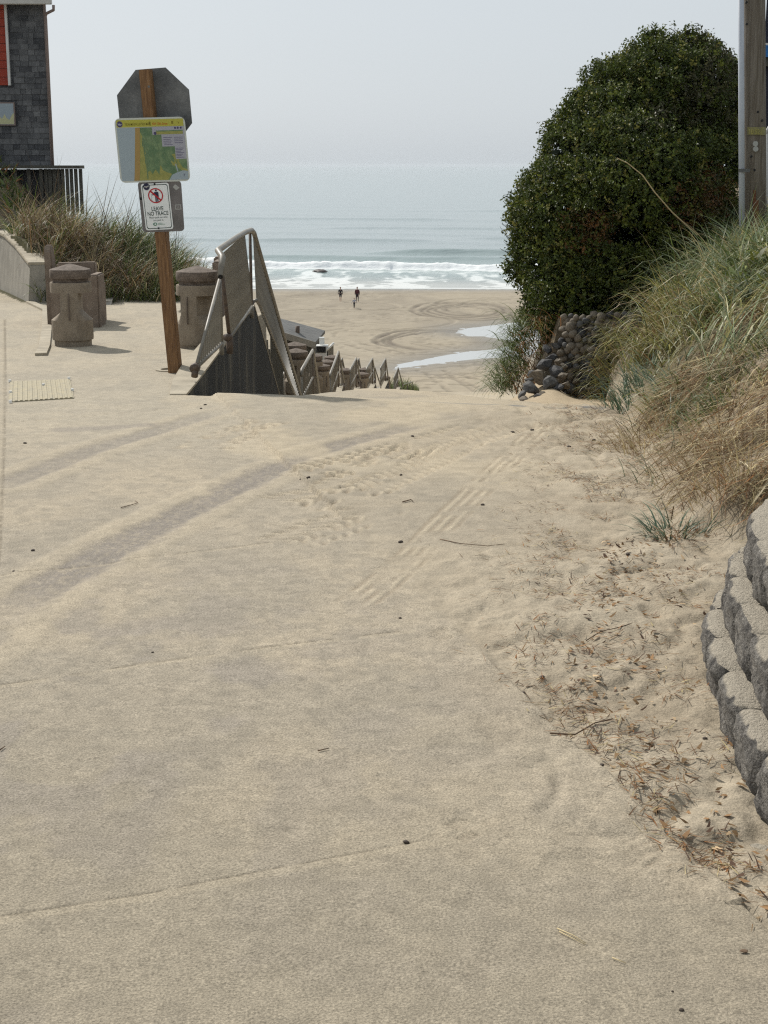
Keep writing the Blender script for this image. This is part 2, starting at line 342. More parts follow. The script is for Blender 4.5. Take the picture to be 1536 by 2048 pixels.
# ------------------------------------------------------------------ near ground: one fine height field, split by surface
def gp(*pts): return [(G(px, py).x, G(px, py).y) for px, py in pts]
def ground_detail(x, y):
    d, t, s, L = polydist(x, y, EDGE)
    right = t < 0                                            # right of the slab edge
    ed = np.where(right, d, -d)
    tt = toe(y)
    onbank = ss(-.05, .25, x - tt)
    # how thick the loose sand lies
    n1 = fbm(x * 1.1, y * .8, 3, 4); n2 = fbm(x * 3, y * 2.2, 11, 4)
    xe = np.interp(y, [2, 3.1, 4, 5, 6, 8, 12], [1.0, .80, .50, .30, .25, .6, .9])
    loose = ss(-.35, .75, x - xe + (n1 - .5) * .9) * (y > 3.2)
    loose = np.maximum(loose, ss(0, .04, ed) * ss(6.8, 5.5, y))
    lump = fbm(x * 5.5, y * 4.5, 21, 4) - .5; lump2 = fbm(x * 15, y * 11, 31, 3) - .5
    foot = np.abs(fbm(x * 3.3, y * 2.6, 41, 3) - .5) * 2
    dz = loose * (.045 * lump + .020 * lump2 - .03 * ss(.28, .0, foot) * .6)
    dz = dz + ss(.02, .35, ed) * .03 * ss(4.2, 5.6, y) + loose * .012
    dz = dz - .020 * ss(-.004, .012, ed) * ss(5.4, 4.4, y)         # slab edge stands proud
    dz = dz + .0016 * (fbm(x * 40, y * 30, 51, 3) - .5) + .006 * (n1 - .5) + .004 * (n2 - .5)
    # streaky wind ripples
    rp = fbm(x * 7, y * 34, 61, 3); dz = dz + (.0025 + .004 * ss(3.5, 7, y)) * (rp - .5) * (.35 + .65 * ss(.45, .6, n1))
    # colours
    sand = np.array([.385, .328, .245]); bare = np.array([.30, .265, .21]); purple = np.array([.215, .190, .165]); pale = np.array([.43, .365, .265]); dark_sand = np.array([.30, .245, .175])
    C = np.zeros(x.shape + (3,)) + sand
    def mixc(k, c):
        nonlocal C
        k = np.clip(k, 0, 1)[..., None]; C = C * (1 - k) + c * k
    p1 = fbm(x * 1.6 + 5, y * 1.3, 71, 5); p2 = fbm(x * 5, y * 4, 81, 4)
    mixc(ss(.38, .62, p1) * (1 - loose) * .55, bare)
    leftm = ss(.25, -1.0, x + .12 * y * 0)
    mixc(ss(.50, .66, fbm(x * 4.2, y * 3.4, 91, 5)) * (1 - loose) * (.22 + .45 * leftm) * ss(7.5, 4.5, y), purple * 1.18)
    mixc(ss(.48, .68, fbm(x * 14, y * 11, 95, 4)) * (1 - loose) * .4, bare * .85)
    mixc(ss(.50, .62, fbm(x * 70, y * 60, 96, 2)) * ss(9, 5, y) * .22, bare * .6)
    mixc(ss(5.2, 2.8, y) * (1 - loose) * .55, np.array([.285, .245, .18]))
    plaza = ss(8.5, 12, y) * ss(.2, -1.2, x)
    mixc(plaza * .55, np.array([.40, .355, .275]))
    mixc(plaza * ss(.5, .62, fbm(x * 3.5, y * 3.5, 97, 4)) * .35, np.array([.29, .26, .21]))
    # wide bare wheel swaths
    for pts, w0, w1, k in ((gp((5, 1222), (120, 1160), (250, 1085), (400, 1010), (560, 935), (700, 893), (880, 848), (1000, 826)), .14, .11, 1),
                           (gp((5, 972), (60, 950), (170, 905), (330, 857), (430, 826), (520, 812)), .13, .12, .7),
                           (gp((-200, 1380), (-60, 1290), (5, 1222)), .14, .14, .3)):
        dd, tv, sv, L = polydist(x, y, pts)
        u = np.clip(sv / L, 0, 1); wd = w0 + (w1 - w0) * u
        k2 = ss(1.25, .75, (dd + .14 * (p2 - .5) + .09 * (fbm(x * 25, y * 20, 99, 3) - .5)) / wd) * ss(-.05, .1, sv / L) * ss(1.0, .8, sv / L) * ss(1.02, .6, u)
        mixc(k2 * k * .85 * (.45 + .55 * ss(.3, .6, fbm(x * 60, y * 50, 101, 2))), purple)
        rim = ss(.11, .03, np.abs(dd - wd * 1.35)) * ss(1, .8, u); mixc(rim * .4, pale); dz = dz + rim * .006 - k2 * .004
    dd, tv, sv, L = polydist(x, y, gp((130, 860), (285, 852))); mixc(ss(.16, .05, dd) * .55, purple * 1.1)
    # pale drifted sand beside them
    mixc(ss(.47, .6, fbm(x * 1.3, y * .9 + 3, 111, 4)) * ss(8, 9.5, y) * ss(-2.6, -.8, x) * ss(2, .5, x) * .75, pale)
    # tyre tread prints
    def tread(pts, hw, kind, amp, c=.5):
        nonlocal dz
        dd, tv, sv, L = polydist(x, y, pts)
        m = ss(hw, hw * .82, np.abs(tv)) * ss(0, .15, sv) * ss(L, L - .3, sv) * ss(.30, .46, fbm(x * 4, y * 3, 121, 3)) * (dd < hw * 1.3)
        if kind == 'chev': pat = np.sin((sv + np.abs(tv) * .9) * 2 * np.pi / .105) * (.5 + .5 * np.sin(np.abs(tv) / hw * 9))
        elif kind == 'bars': pat = np.sign(np.sin(sv * 2 * np.pi / .12 + 1.6 * np.sign(tv))) * ss(.15, .3, np.abs(tv) / hw)
        else: pat = np.cos(tv / hw * np.pi * 4.0) * ss(.25, .5, fbm(x * 9, y * 7, 141, 2)) + .3 * np.sin(sv * 2 * np.pi / .03) * (np.abs(tv) / hw > .7)
        dz = dz + m * amp * pat - m * amp * .6
        mixc(m * c * ss(-.2, .9, pat) * .8, pale * 1.05); mixc(m * c * ss(.3, -.9, pat) * .75, dark_sand)  # paler tread ridges, darker grooves
    tread(gp((560, 1010), (700, 985), (900, 890), (1010, 855)), .30, 'chev', .015, .9)
    tread(gp((600, 960), (730, 930), (860, 895)), .24, 'bars', .014, 1.0)
    tread(gp((700, 1215), (760, 1170), (860, 1085), (1000, 945), (1110, 840)), .11, 'lines', .0022, .8)
    tread(gp((560, 1090), (700, 1040), (800, 1020)), .2, 'chev', .009, .6)
    tread(gp((400, 900), (480, 862), (560, 845)), .22, 'bars', .010, .9)
    tread(gp((860, 1700), (960, 1640), (1010, 1600)), .06, 'bars', .003, .3)
    tread(gp((830, 1285), (900, 1265), (990, 1240)), .06, 'bars', .004, .3)
    tread(gp((1200, 1760), (1290, 1700), (1400, 1640)), .08, 'lines', .0012, .25)
    # joints and slab lines
    for pts, k in ((gp((-250, 1185), (0, 1150), (350, 1108), (650, 1071)), .9), (gp((-250, 1410), (0, 1370), (300, 1325), (560, 1290), (800, 1262)), .9),
                   (gp((-250, 1890), (0, 1832), (300, 1785), (560, 1735), (850, 1680)), .6), (gp((-300, 2330), (300, 2230), (900, 2120)), 1),
                   (gp((10, 640), (10, 800), (8, 900), (0, 1100), (-40, 1400)), 1.2), (gp((20, 845), (330, 818)), .5), (gp((480, 690), (440, 735), (375, 792)), .5)):
        dd, tv, sv, L = polydist(x, y, pts); br = ss(.2, .42, fbm(x * 8, y * 8, 131, 2)) if k < 1.1 else .7
        g = np.clip(1 - dd / (.004 + .0011 * y), 0, 1) * br * ss(.15, .5, fbm(x * 30, y * 30, 133, 2)); dz = dz - .004 * g * k; mixc(g * .9 * k, dark_sand * .42)
        mixc(ss(.03, .008, np.abs(tv + .02)) * (dd < .06) * .35 * br, pale)
    # bare drain strip along the crest of the ramp
    dc = y - ycrest(x) - .12
    g = ss(.09, .03, np.abs(dc + (p2 - .5) * .06)) * ss(.1, .8, x) * ss(2.1, 1.7, x); mixc(g * .8, np.array([.17, .175, .175]))
    mixc(ss(.5, .62, p1) * loose * .35, dark_sand)
    mixc(loose * ss(.1, -.25, lump) * .35, dark_sand)  # darker in the hollows of the loose sand
    # bank: mostly soil under litter
    mixc(onbank * (.45 + .5 * ss(.4, .6, p2)) * (y > 5.6), np.array([.17, .13, .085]))
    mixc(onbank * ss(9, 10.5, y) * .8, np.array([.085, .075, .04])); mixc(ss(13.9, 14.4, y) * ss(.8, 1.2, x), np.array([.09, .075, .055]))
    mixc(ss(24.9, 25.4, y) * ss(-2.5, -3, x) * (x > np.interp(y, [24.9, 28.8, 34], [-5.95, -7.4, -10])), np.array([.07, .065, .035]))
    return dz, C, ed
def near_ground():
    py = np.linspace(0, 1, 1000)
    ys = 1 / (1 / 2.1 + (1 / 30.0 - 1 / 2.1) * py)
    sx = np.concatenate([[-1.6, -1.2, -.9, -.6, -.45, -.36], np.linspace(-.31, .31, 500), [.36, .45, .6, .9, 1.3]])
    Y, S = np.meshgrid(ys, sx, indexing='ij'); X = S * (Y + .25)
    dz, C, ed = ground_detail(X, Y)
    far = ss(26, 24, Y)
    Z = land(X, Y) + dz * far
    wallgap = (X > 0) & (Y < 6.2)
    V = np.stack([X, Y, Z], -1).reshape(-1, 3); C = C.reshape(-1, 3); Q = gridfaces(len(ys), len(sx))
    cx = V[Q].mean(1); e = ed.reshape(-1)[Q].mean(1)
    t = toe(cx[:, 1]); r = rx(cx[:, 1])
    isramp = (cx[:, 1] > ycrest(cx[:, 0]) + .1) & (cx[:, 0] > r - .12) & (cx[:, 0] < t)
    isbank = (cx[:, 0] > t) | ((cx[:, 1] > 14.2) & (cx[:, 0] > 1.15)) | ((cx[:, 1] > 24.95) & (cx[:, 0] < -1.8))
    isverge = (~isbank) & (~isramp) & (e > 0) & (cx[:, 1] < 12.6)
    ispave = ~(isramp | isbank | isverge)
    for nm, msk, m, kd in (('pavement', ispave, 'pave', 0), ('ramp_road', isramp & ~isbank, 'pave', 0), ('sand_verge', isverge, 'sand', 0), ('dune_bank', isbank, 'sand', 0)):
        q = Q[msk]; u, inv = np.unique(q, return_inverse=True)
        me = fastmesh(nm, V[u], inv.reshape(q.shape), C[u]); o = link(nm, me, M[m]); o['kind'] = 'structure'
near_ground()

# ------------------------------------------------------------------ ramp and hillside down to the beach
def lower_land():
    ys = np.concatenate([np.linspace(29.9, 50, 60), np.linspace(50.5, 97, 110)])
    sx = np.concatenate([[-1.6, -1.2, -.9, -.6, -.45], np.linspace(-.34, .34, 200), [.45, .6, .9, 1.3]])
    Y, S = np.meshgrid(ys, sx, indexing='ij'); X = S * Y
    Z = land(X, Y) + .06 * (fbm(X * .9, Y * .9, 5, 4) - .5)
    C = np.zeros(X.shape + (3,)) + np.array([.40, .345, .26])
    n = fbm(X * .8, Y * .35, 15, 4); k = ss(.45, .6, n)[..., None] * .5; C = C * (1 - k) + np.array([.44, .365, .25]) * k
    k = (ss(58, 70, Y) * 0 + ss(.55, .7, fbm(X * 2, Y * .3, 17, 3)))[..., None] * .3; C = C * (1 - k) + np.array([.29, .25, .19]) * k
    V = np.stack([X, Y, Z], -1).reshape(-1, 3); C = C.reshape(-1, 3); Q = gridfaces(*X.shape)
    cx = V[Q].mean(1); isr = (cx[:, 0] > rx(cx[:, 1]) - .12) & (cx[:, 0] < toe(cx[:, 1]))
    for nm, msk, m in (('lower_ramp', isr, 'sand'), ('hillside', ~isr, 'soil')):
        q = Q[msk]; u, inv = np.unique(q, return_inverse=True)
        o = link(nm, fastmesh(nm, V[u], inv.reshape(q.shape), C[u]), M[m]); o['kind'] = 'structure'
lower_land()

# ------------------------------------------------------------------ beach
def B(px, py):
    """beach point at a pixel"""
    u = (px - 768) / F; v = (1024 - py) / F; dx, dy, dz = u, cp + v * sp, -sp + v * cp
    # EYE + dz t = SEA + .018(205 - dy t)
    t = (SEA + .018 * 205 - EYE) / (dz + .018 * dy)
    return Vector((dx * t, dy * t, EYE + dz * t))
POOL = [B(*p) for p in [(918, 664), (935, 655), (975, 650), (1030, 643), (1090, 639), (1130, 640), (1160, 676), (1075, 680), (1040, 684), (1000, 679), (965, 671), (935, 671)]]
CREEK = [B(*p) for p in [(786, 736), (800, 726), (842, 716), (880, 711), (930, 702), (985, 697), (1020, 690), (1050, 684), (1160, 674), (1160, 706), (1060, 708), (1010, 712), (960, 716), (900, 722), (850, 728), (815, 733)]]
def inpoly(x, y, poly):
    c = np.zeros(x.shape, bool); n = len(poly)
    for i in range(n):
        a, b = poly[i], poly[(i + 1) % n]
        if a.y == b.y: continue
        c ^= ((a.y > y) != (b.y > y)) & (x < (b.x - a.x) * (y - a.y) / (b.y - a.y) + a.x)
    return c
def beach():
    ys = 1 / np.linspace(1 / 94., 1 / 215., 420)
    sx = np.concatenate([[-1.5, -.9, -.5], np.linspace(-.2, .2, 380), [.5, .9, 1.5]])
    Y, S = np.meshgrid(ys, sx, indexing='ij'); X = S * Y
    C = np.zeros(X.shape + (3,)) + np.array([.33, .285, .215])
    dz = .10 * (fbm(X * .25, Y * .25, 7, 4) - .5) + .05 * (fbm(X * 1.2, Y * 1.2, 8, 3) - .5)
    def mixc(k, c):
        nonlocal C
        k = np.clip(k, 0, 1)[..., None]; C = C * (1 - k) + np.array(c) * k
    n = fbm(X * .08, Y * .05, 9, 4); mixc(ss(.42, .6, n) * .5, (.38, .33, .245)); mixc(ss(.55, .4, n) * .35, (.27, .235, .18))
    mixc(ss(122, 104, Y) * .7, (.42, .36, .265))
    mixc(ss(.48, .62, fbm(X * .5, Y * .12, 10, 4)) * .35, (.40, .35, .265))
    dark = (.165, .138, .105)
    mixc(ss(192, 203, Y) * .45, (.25, .23, .19)); mixc(ss(201.5, 204, Y) * .5, (.17, .165, .15))
    # wheel circles
    def ring(cx, cy, rxp, ryp, n, gap, k=.75, a0=None):
        nonlocal dz
        c = B(cx, cy); e = B(cx + rxp, cy); Rr = e.x - c.x
        top = B(cx, cy - ryp).y; bot = B(cx, cy + ryp).y; Ry = (top - bot) / 2; cyw = (top + bot) / 2
        ang = np.arctan2((Y - cyw) / Ry, (X - c.x) / Rr)
        for i in range(n):
            f = 1 - i * gap
            q = np.hypot((X - c.x) / (Rr * f), (Y - cyw) / (Ry * f)) - 1
            q = q + .05 * np.sin(ang * 2 + i * 1.7) + .03 * np.sin(ang * 5 + i)
            g = ss(.9, .2, np.abs(q) * Rr * f / .62) * (.35 + .65 * ss(.25, .6, fbm(ang * 1.3 + 3 * i, q * 0 + i, 33, 2)))
            if a0 is not None: g = g * a0(ang)
            g = np.clip(g * 1.25, 0, 1); mixc(g * k, dark); dz = dz - .10 * g
            g2 = ss(.9, .2, np.abs(q - .05) * Rr * f / .35); mixc(g2 * .35, (.42, .37, .28)); dz = dz + .05 * g2 * (g * 0 + 1)
    ring(935, 622, 112, 18, 5, .15, .95)
    ring(900, 682, 150, 23, 3, .10, 1.0, lambda a: ss(-.2, .4, np.sin(a - .0) + .35) + ss(.1, -.6, np.cos(a)) * .6)
    ring(700, 640, 200, 22, 1, .2, .35); ring(600, 612, 190, 14, 1, .1, .3); ring(1020, 610, 150, 14, 2, .3, .35)
    for pts, wd, k in ((((540, 598), (640, 588), (760, 588)), .35, .6), (((540, 593), (620, 590), (690, 586)), .3, .5), (((560, 628), (650, 622), (800, 617)), .35, .35), (((560, 650), (700, 650), (840, 640)), .4, .3),
                       (((720, 690), (800, 708), (900, 705)), .35, .45), (((640, 705), (760, 722), (900, 728)), .35, .35), (((860, 690), (950, 706), (1050, 716)), .3, .4), (((760, 745), (900, 730), (1020, 722)), .35, .4),
                       (((880, 745), (960, 765), (1010, 790)), .3, .35), (((820, 750), (930, 752), (1040, 740)), .3, .45), (((930, 785), (900, 765), (880, 750)), .3, .3), (((760, 600), (900, 607), (1060, 605)), .3, .3)):
        pp = [(B(*p).x, B(*p).y) for p in pts]; dd, tv, sv, L = polydist(X, Y, pp)
        for off in (-.8, .8):
            g = ss(1, .3, np.abs(np.abs(tv) - .8) / wd) * (dd < 1.5) * ss(.2, .5, fbm(X * .6, Y * .3, 44, 3)); 
        mixc(g * k, dark); dz = dz - .06 * g
    # scuffed footprints
    ft = ss(.62, .75, vn(X * 2.0, Y * 1.1, 55)) * ss(.4, .6, fbm(X * .15, Y * .1, 56, 3)); mixc(ft * .25, dark); dz = dz - .06 * ft
    # damp margins of pool and creek: the bed is scooped out, water lies in it
    wet = ss(196, 203, Y)
    for poly in (POOL, CREEK):
        d, *_ = polydist(X, Y, [(p.x, p.y) for p in poly] + [(poly[0].x, poly[0].y)]); i = inpoly(X, Y, poly)
        wt = np.where(i, 1, ss(7, .0, d + 5 * (n - .5))); wet = np.maximum(wet, wt)
        mixc(wt * .65, (.20, .175, .135)); dz = dz * (1 - .6 * wt) + np.where(i, -.07 - .20 * ss(0, 2.0, d), -.05 * ss(1.5, 0, d))
    C = C * np.array([.84, .83, .82])
    Z = beachz(X, Y) + dz
    me = fastmesh('beach', np.stack([X, Y, Z], -1).reshape(-1, 3), gridfaces(*X.shape), C.reshape(-1, 3))
    fa = me.attributes.new('wet', 'FLOAT', 'POINT'); fa.data.foreach_set('value', wet.ravel().astype(np.float32))
    t = M['beach'].node_tree; f = t.nodes.new('ShaderNodeAttribute'); f.attribute_name = 'wet'; mr = t.nodes.new('ShaderNodeMapRange'); mr.inputs[3].default_value = .9; mr.inputs[4].default_value = .38
    t.links.new(f.outputs['Fac'], mr.inputs[0]); t.links.new(mr.outputs[0], t.nodes['Principled BSDF'].inputs['Roughness'])
    o = link('beach', me, M['beach']); o['kind'] = 'structure'
beach()
# water of pool and creek
wm = bpy.data.materials.new('still_water'); wm.use_nodes = True
b = wm.node_tree.nodes['Principled BSDF']; b.inputs['Base Color'].default_value = (.42, .42, .40, 1); b.inputs['Roughness'].default_value = .10; b.inputs['Specular IOR Level'].default_value = .9
n = wm.node_tree.nodes.new('ShaderNodeTexNoise'); n.inputs['Scale'].default_value = 1.2; bp = wm.node_tree.nodes.new('ShaderNodeBump'); bp.inputs['Strength'].default_value = .25; bp.inputs['Distance'].default_value = .05
wm.node_tree.links.new(n.outputs[0], bp.inputs['Height']); wm.node_tree.links.new(bp.outputs[0], b.inputs['Normal'])
def flatpoly(name, poly, dz, m):
    pts = []; cc = sum((p for p in poly), Vector()) / len(poly); poly = [p + (p - cc).normalized() * .6 + Vector((0, 1.0 if p.y > cc.y else -1.0, 0)) for p in poly]
    for i, p in enumerate(poly):
        q = poly[(i + 1) % len(poly)]
        for k in range(4):
            a = p.lerp(q, k / 4); a = a + Vector((random.uniform(-.25, .25), random.uniform(-.5, .5), 0)) * (0 if k == 0 else 1)
            pts.append((a.x, a.y, float(beachz(a.x, a.y)) + dz))
    me = bpy.data.meshes.new(name); me.from_pydata(pts, [], [tuple(range(len(pts)))])
    bm = bmesh.new(); bm.from_mesh(me); bmesh.ops.triangulate(bm, faces=bm.faces); bmesh.ops.recalc_face_normals(bm, faces=bm.faces)
    for f in bm.faces:
        if f.normal.z < 0: f.normal_flip()
    bm.to_mesh(me); bm.free(); o = link(name, me, m); o['kind'] = 'structure'
flatpoly('tide_pool_water', POOL, -.065, wm); flatpoly('creek_water', CREEK, -.065, wm)

# ------------------------------------------------------------------ sea
def sea():
    ang = np.concatenate([np.linspace(1 / 199., 1 / 700., 420), np.linspace(1 / 720., 1 / 3000., 60), 1 / np.array([4000., 7000, 12000, 20000])])
    ys = 1 / ang
    sx = np.concatenate([[-2.5, -1.2, -.6, -.35], np.linspace(-.19, .19, 380), [.35, .6, 1.2, 2.5]])
    Y, S = np.meshgrid(ys, sx, indexing='ij'); X = S * Y
    Yr = Y - .0                                        # breaker lines slant: nearer on the right
    sl = -.16 * X
    T = Y - sl                                          # straight-shore coordinate
    fade = ss(1500, 400, Y)
    swell = .22 * np.sin(T / 7.5 + 2.2 * fbm(X * .012, Y * .01, 3, 3)) * fade + .12 * np.sin(T / 3.1 + X * .05 + 3 * fbm(X * .02, Y * .03, 5, 3)) * ss(800, 250, Y)
    chop = .16 * (fbm(X * .25, Y * .35, 6, 4) - .5) * ss(900, 250, Y)
    foam = np.zeros(X.shape); Z = swell * .6 + chop
    def ridge(y0, h, wd, xs, xe, fm=0., wob=3., seed=0):
        nonlocal Z, foam
        q = T - (y0 + wob * (fbm(X * .03, X * 0 + seed, 9 + seed, 3) - .5) * 2)
        ext = ss(xs - 8, xs + 8, X) * ss(xe + 8, xe - 8, X)
        hh = h * (.65 + .7 * fbm(X * .06, X * 0, 19 + seed, 3)) * ext
        prof = np.where(q < 0, np.exp(-(q / (wd * .35)) ** 2), np.exp(-(q / wd) ** 2))
        Z = Z + hh * prof
        if fm: foam = np.maximum(foam, fm * ext * ss(-wd * .9, -wd * .45, q) * ss(wd * .95, wd * .2, q) )
        return q, ext
    lumps = fbm(X * .55, Y * .5, 77, 4)
    q, e = ridge(240, 1.25, 2.6, -60, 90, 1.0, 1.8, 1); Z = Z + .7 * (lumps - .4) * ss(-4, -1, q) * ss(3, 0, q)
    q2, e2 = ridge(258, 1.0, 3.0, -80, -22, 1.0, 3, 2); Z = Z + .5 * (lumps - .4) * ss(-5, -1, q2) * ss(3, 0, q2) * e2
    ridge(285, .95, 4.5, 0, 70, 0, 5, 3); ridge(272, .55, 5, -30, 30, 0, 5, 4); ridge(330, .5, 6, -60, 10, 0, 6, 5); ridge(345, .45, 6, 20, 90, 0, 6, 6)
    ridge(400, .35, 8, -20, 60, 0, 8, 7); ridge(470, .35, 9, -90, 20, 0, 8, 8); ridge(560, .35, 9, 30, 130, 0, 9, 9)
    # surf wash between breaker and sand
    lace = fbm(X * .35 + .4 * fbm(X, Y, 4, 2), Y * .13, 87, 5); lace2 = fbm(X * .9, Y * .5, 88, 4)
    wash = ss(202, 207, T) * ss(241, 234, T)
    foam = np.maximum(foam, wash * ss(.46, .60, lace * .65 + lace2 * .35) * .58)
    foam = np.maximum(foam, wash * ss(222, 212, T) * .25)
    washL = ss(236, 246, T) * ss(262, 255, T) * ss(-12, -26, X); foam = np.maximum(foam, washL * ss(.40, .52, lace * .5 + lace2 * .5))
    foam = np.maximum(foam, ss(.66, .72, lace2) * ss(241, 246, T) * ss(256, 250, T) * .6)
    # swash foam along the water's edge
    edge = 204 - .02 * X + 2.2 * (fbm(X * .05, X * 0, 99, 3) - .5)
    swash = ss(2.5, .3, np.abs(T * 0 + Y - edge - 1)); foam = np.maximum(foam, swash * .55)
    near = ss(214, 204, Y); Z = Z * (1 - near) * ss(206, 236, T) ** .5 + Z * (1 - ss(206, 236, T)) * .15
    Z = SEA + Z + near * .0 + .06
    Z = np.where(Y < edge, SEA - .35, Z)
    deep = np.array([.25, .30, .305]); shal = np.array([.24, .305, .30]); tanw = np.array([.24, .25, .225]); white = np.array([.80, .82, .82])
    k = ss(330, 235, T)[..., None]; C = deep * (1 - k) + shal * k
    k = (ss(236, 212, T))[..., None]; C = C * (1 - k) + tanw * k
    k = foam[..., None]; C = C * (1 - k) + white * k
    me = fastmesh('sea', np.stack([X, Y, Z], -1).reshape(-1, 3), gridfaces(*X.shape), C.reshape(-1, 3))
    fa = me.attributes.new('foam', 'FLOAT', 'POINT'); fa.data.foreach_set('value', foam.ravel().astype(np.float32))
    m = bpy.data.materials.new('sea_water'); m.use_nodes = True; t = m.node_tree; N = t.nodes; L = t.links; b = N['Principled BSDF']
    a = N.new('ShaderNodeAttribute'); a.attribute_name = 'Col'; L.new(a.outputs['Color'], b.inputs['Base Color'])
    f = N.new('ShaderNodeAttribute'); f.attribute_name = 'foam'
    mr = N.new('ShaderNodeMapRange'); mr.inputs[3].default_value = .16; mr.inputs[4].default_value = .9; L.new(f.outputs['Fac'], mr.inputs[0]); L.new(mr.outputs[0], b.inputs['Roughness'])
    b.inputs['IOR'].default_value = 1.33
    tc = N.new('ShaderNodeTexCoord'); mp = N.new('ShaderNodeMapping'); mp.inputs['Scale'].default_value = (.5, 1, 1); L.new(tc.outputs['Object'], mp.inputs[0])
    n = N.new('ShaderNodeTexNoise'); n.inputs['Scale'].default_value = .45; n.inputs['Detail'].default_value = 7; n.inputs['Roughness'].default_value = .62; L.new(mp.outputs[0], n.inputs['Vector'])
    bp = N.new('ShaderNodeBump'); bp.inputs['Strength'].default_value = .6; bp.inputs['Distance'].default_value = .5; L.new(n.outputs[0], bp.inputs['Height']); L.new(bp.outputs[0], b.inputs['Normal'])
    o = link('sea', me, m); o['kind'] = 'structure'
sea()
hz = MB().box((0, 9000, (12 + SEA - 4) / 2), (104000, 23000, 12 - (SEA - 4))).build('haze', None); hz['kind'] = 'stuff'; hz['label'] = 'thin pale marine haze over the beach and sea'; hz['category'] = 'haze'
hm_ = bpy.data.materials.new('haze_air'); hm_.use_nodes = True; t_ = hm_.node_tree; t_.nodes.remove(t_.nodes['Principled BSDF'])
pv = t_.nodes.new('ShaderNodeVolumePrincipled'); pv.inputs['Density'].default_value = .000065; pv.inputs['Color'].default_value = (.80, .86, .91, 1); pv.inputs['Anisotropy'].default_value = .2
t_.links.new(pv.outputs[0], t_.nodes['Material Output'].inputs['Volume']); hz.data.materials.append(hm_)

# ------------------------------------------------------------------ rocks
def rock_mesh(name, seed, sub=2, rough=.25, flat_=1.0, sharp=0):
    bm = bmesh.new(); bmesh.ops.create_icosphere(bm, subdivisions=sub, radius=1)
    for v in bm.verts:
        p = v.co.copy(); nz = mnoise.noise(p * 1.1 + Vector((seed * 3.7, seed, 0))) ; nz2 = mnoise.noise(p * 2.6 + Vector((seed, 5, seed * 2)))
        v.co = p * (1 + rough * nz * 1.6 + rough * .5 * nz2)
        if sharp:
            for k in range(6):
                rnd = random.Random(seed * 10 + k); ax = Vector((rnd.uniform(-1, 1), rnd.uniform(-1, 1), rnd.uniform(-1, 1))).normalized()
                dd = v.co.dot(ax) - .62
                if dd > 0: v.co -= ax * dd
        v.co.z *= flat_
    me = bpy.data.meshes.new(name); bm.to_mesh(me); bm.free(); return me
for i, (px, py, wpx, Y) in enumerate(((640, 541, 34, 236), (838, 554, 26, 232))):
    me = rock_mesh('sea_rock', 5 + i, 3, .3, .42)
    o = link('sea_rock', me, M['surfrock'], smooth=True); s = wpx / F * Y / 2
    p = W(px, py + 3, Y); o.location = p; o.scale = (s * 1.05, s * .9, s * .8)
    tag(o, ('larger dark domed rock awash in front of the breaking wave, left one', 'smaller low dark rock awash in the surf, right one')[i], 'rock', 'dark rocks awash in the surf')

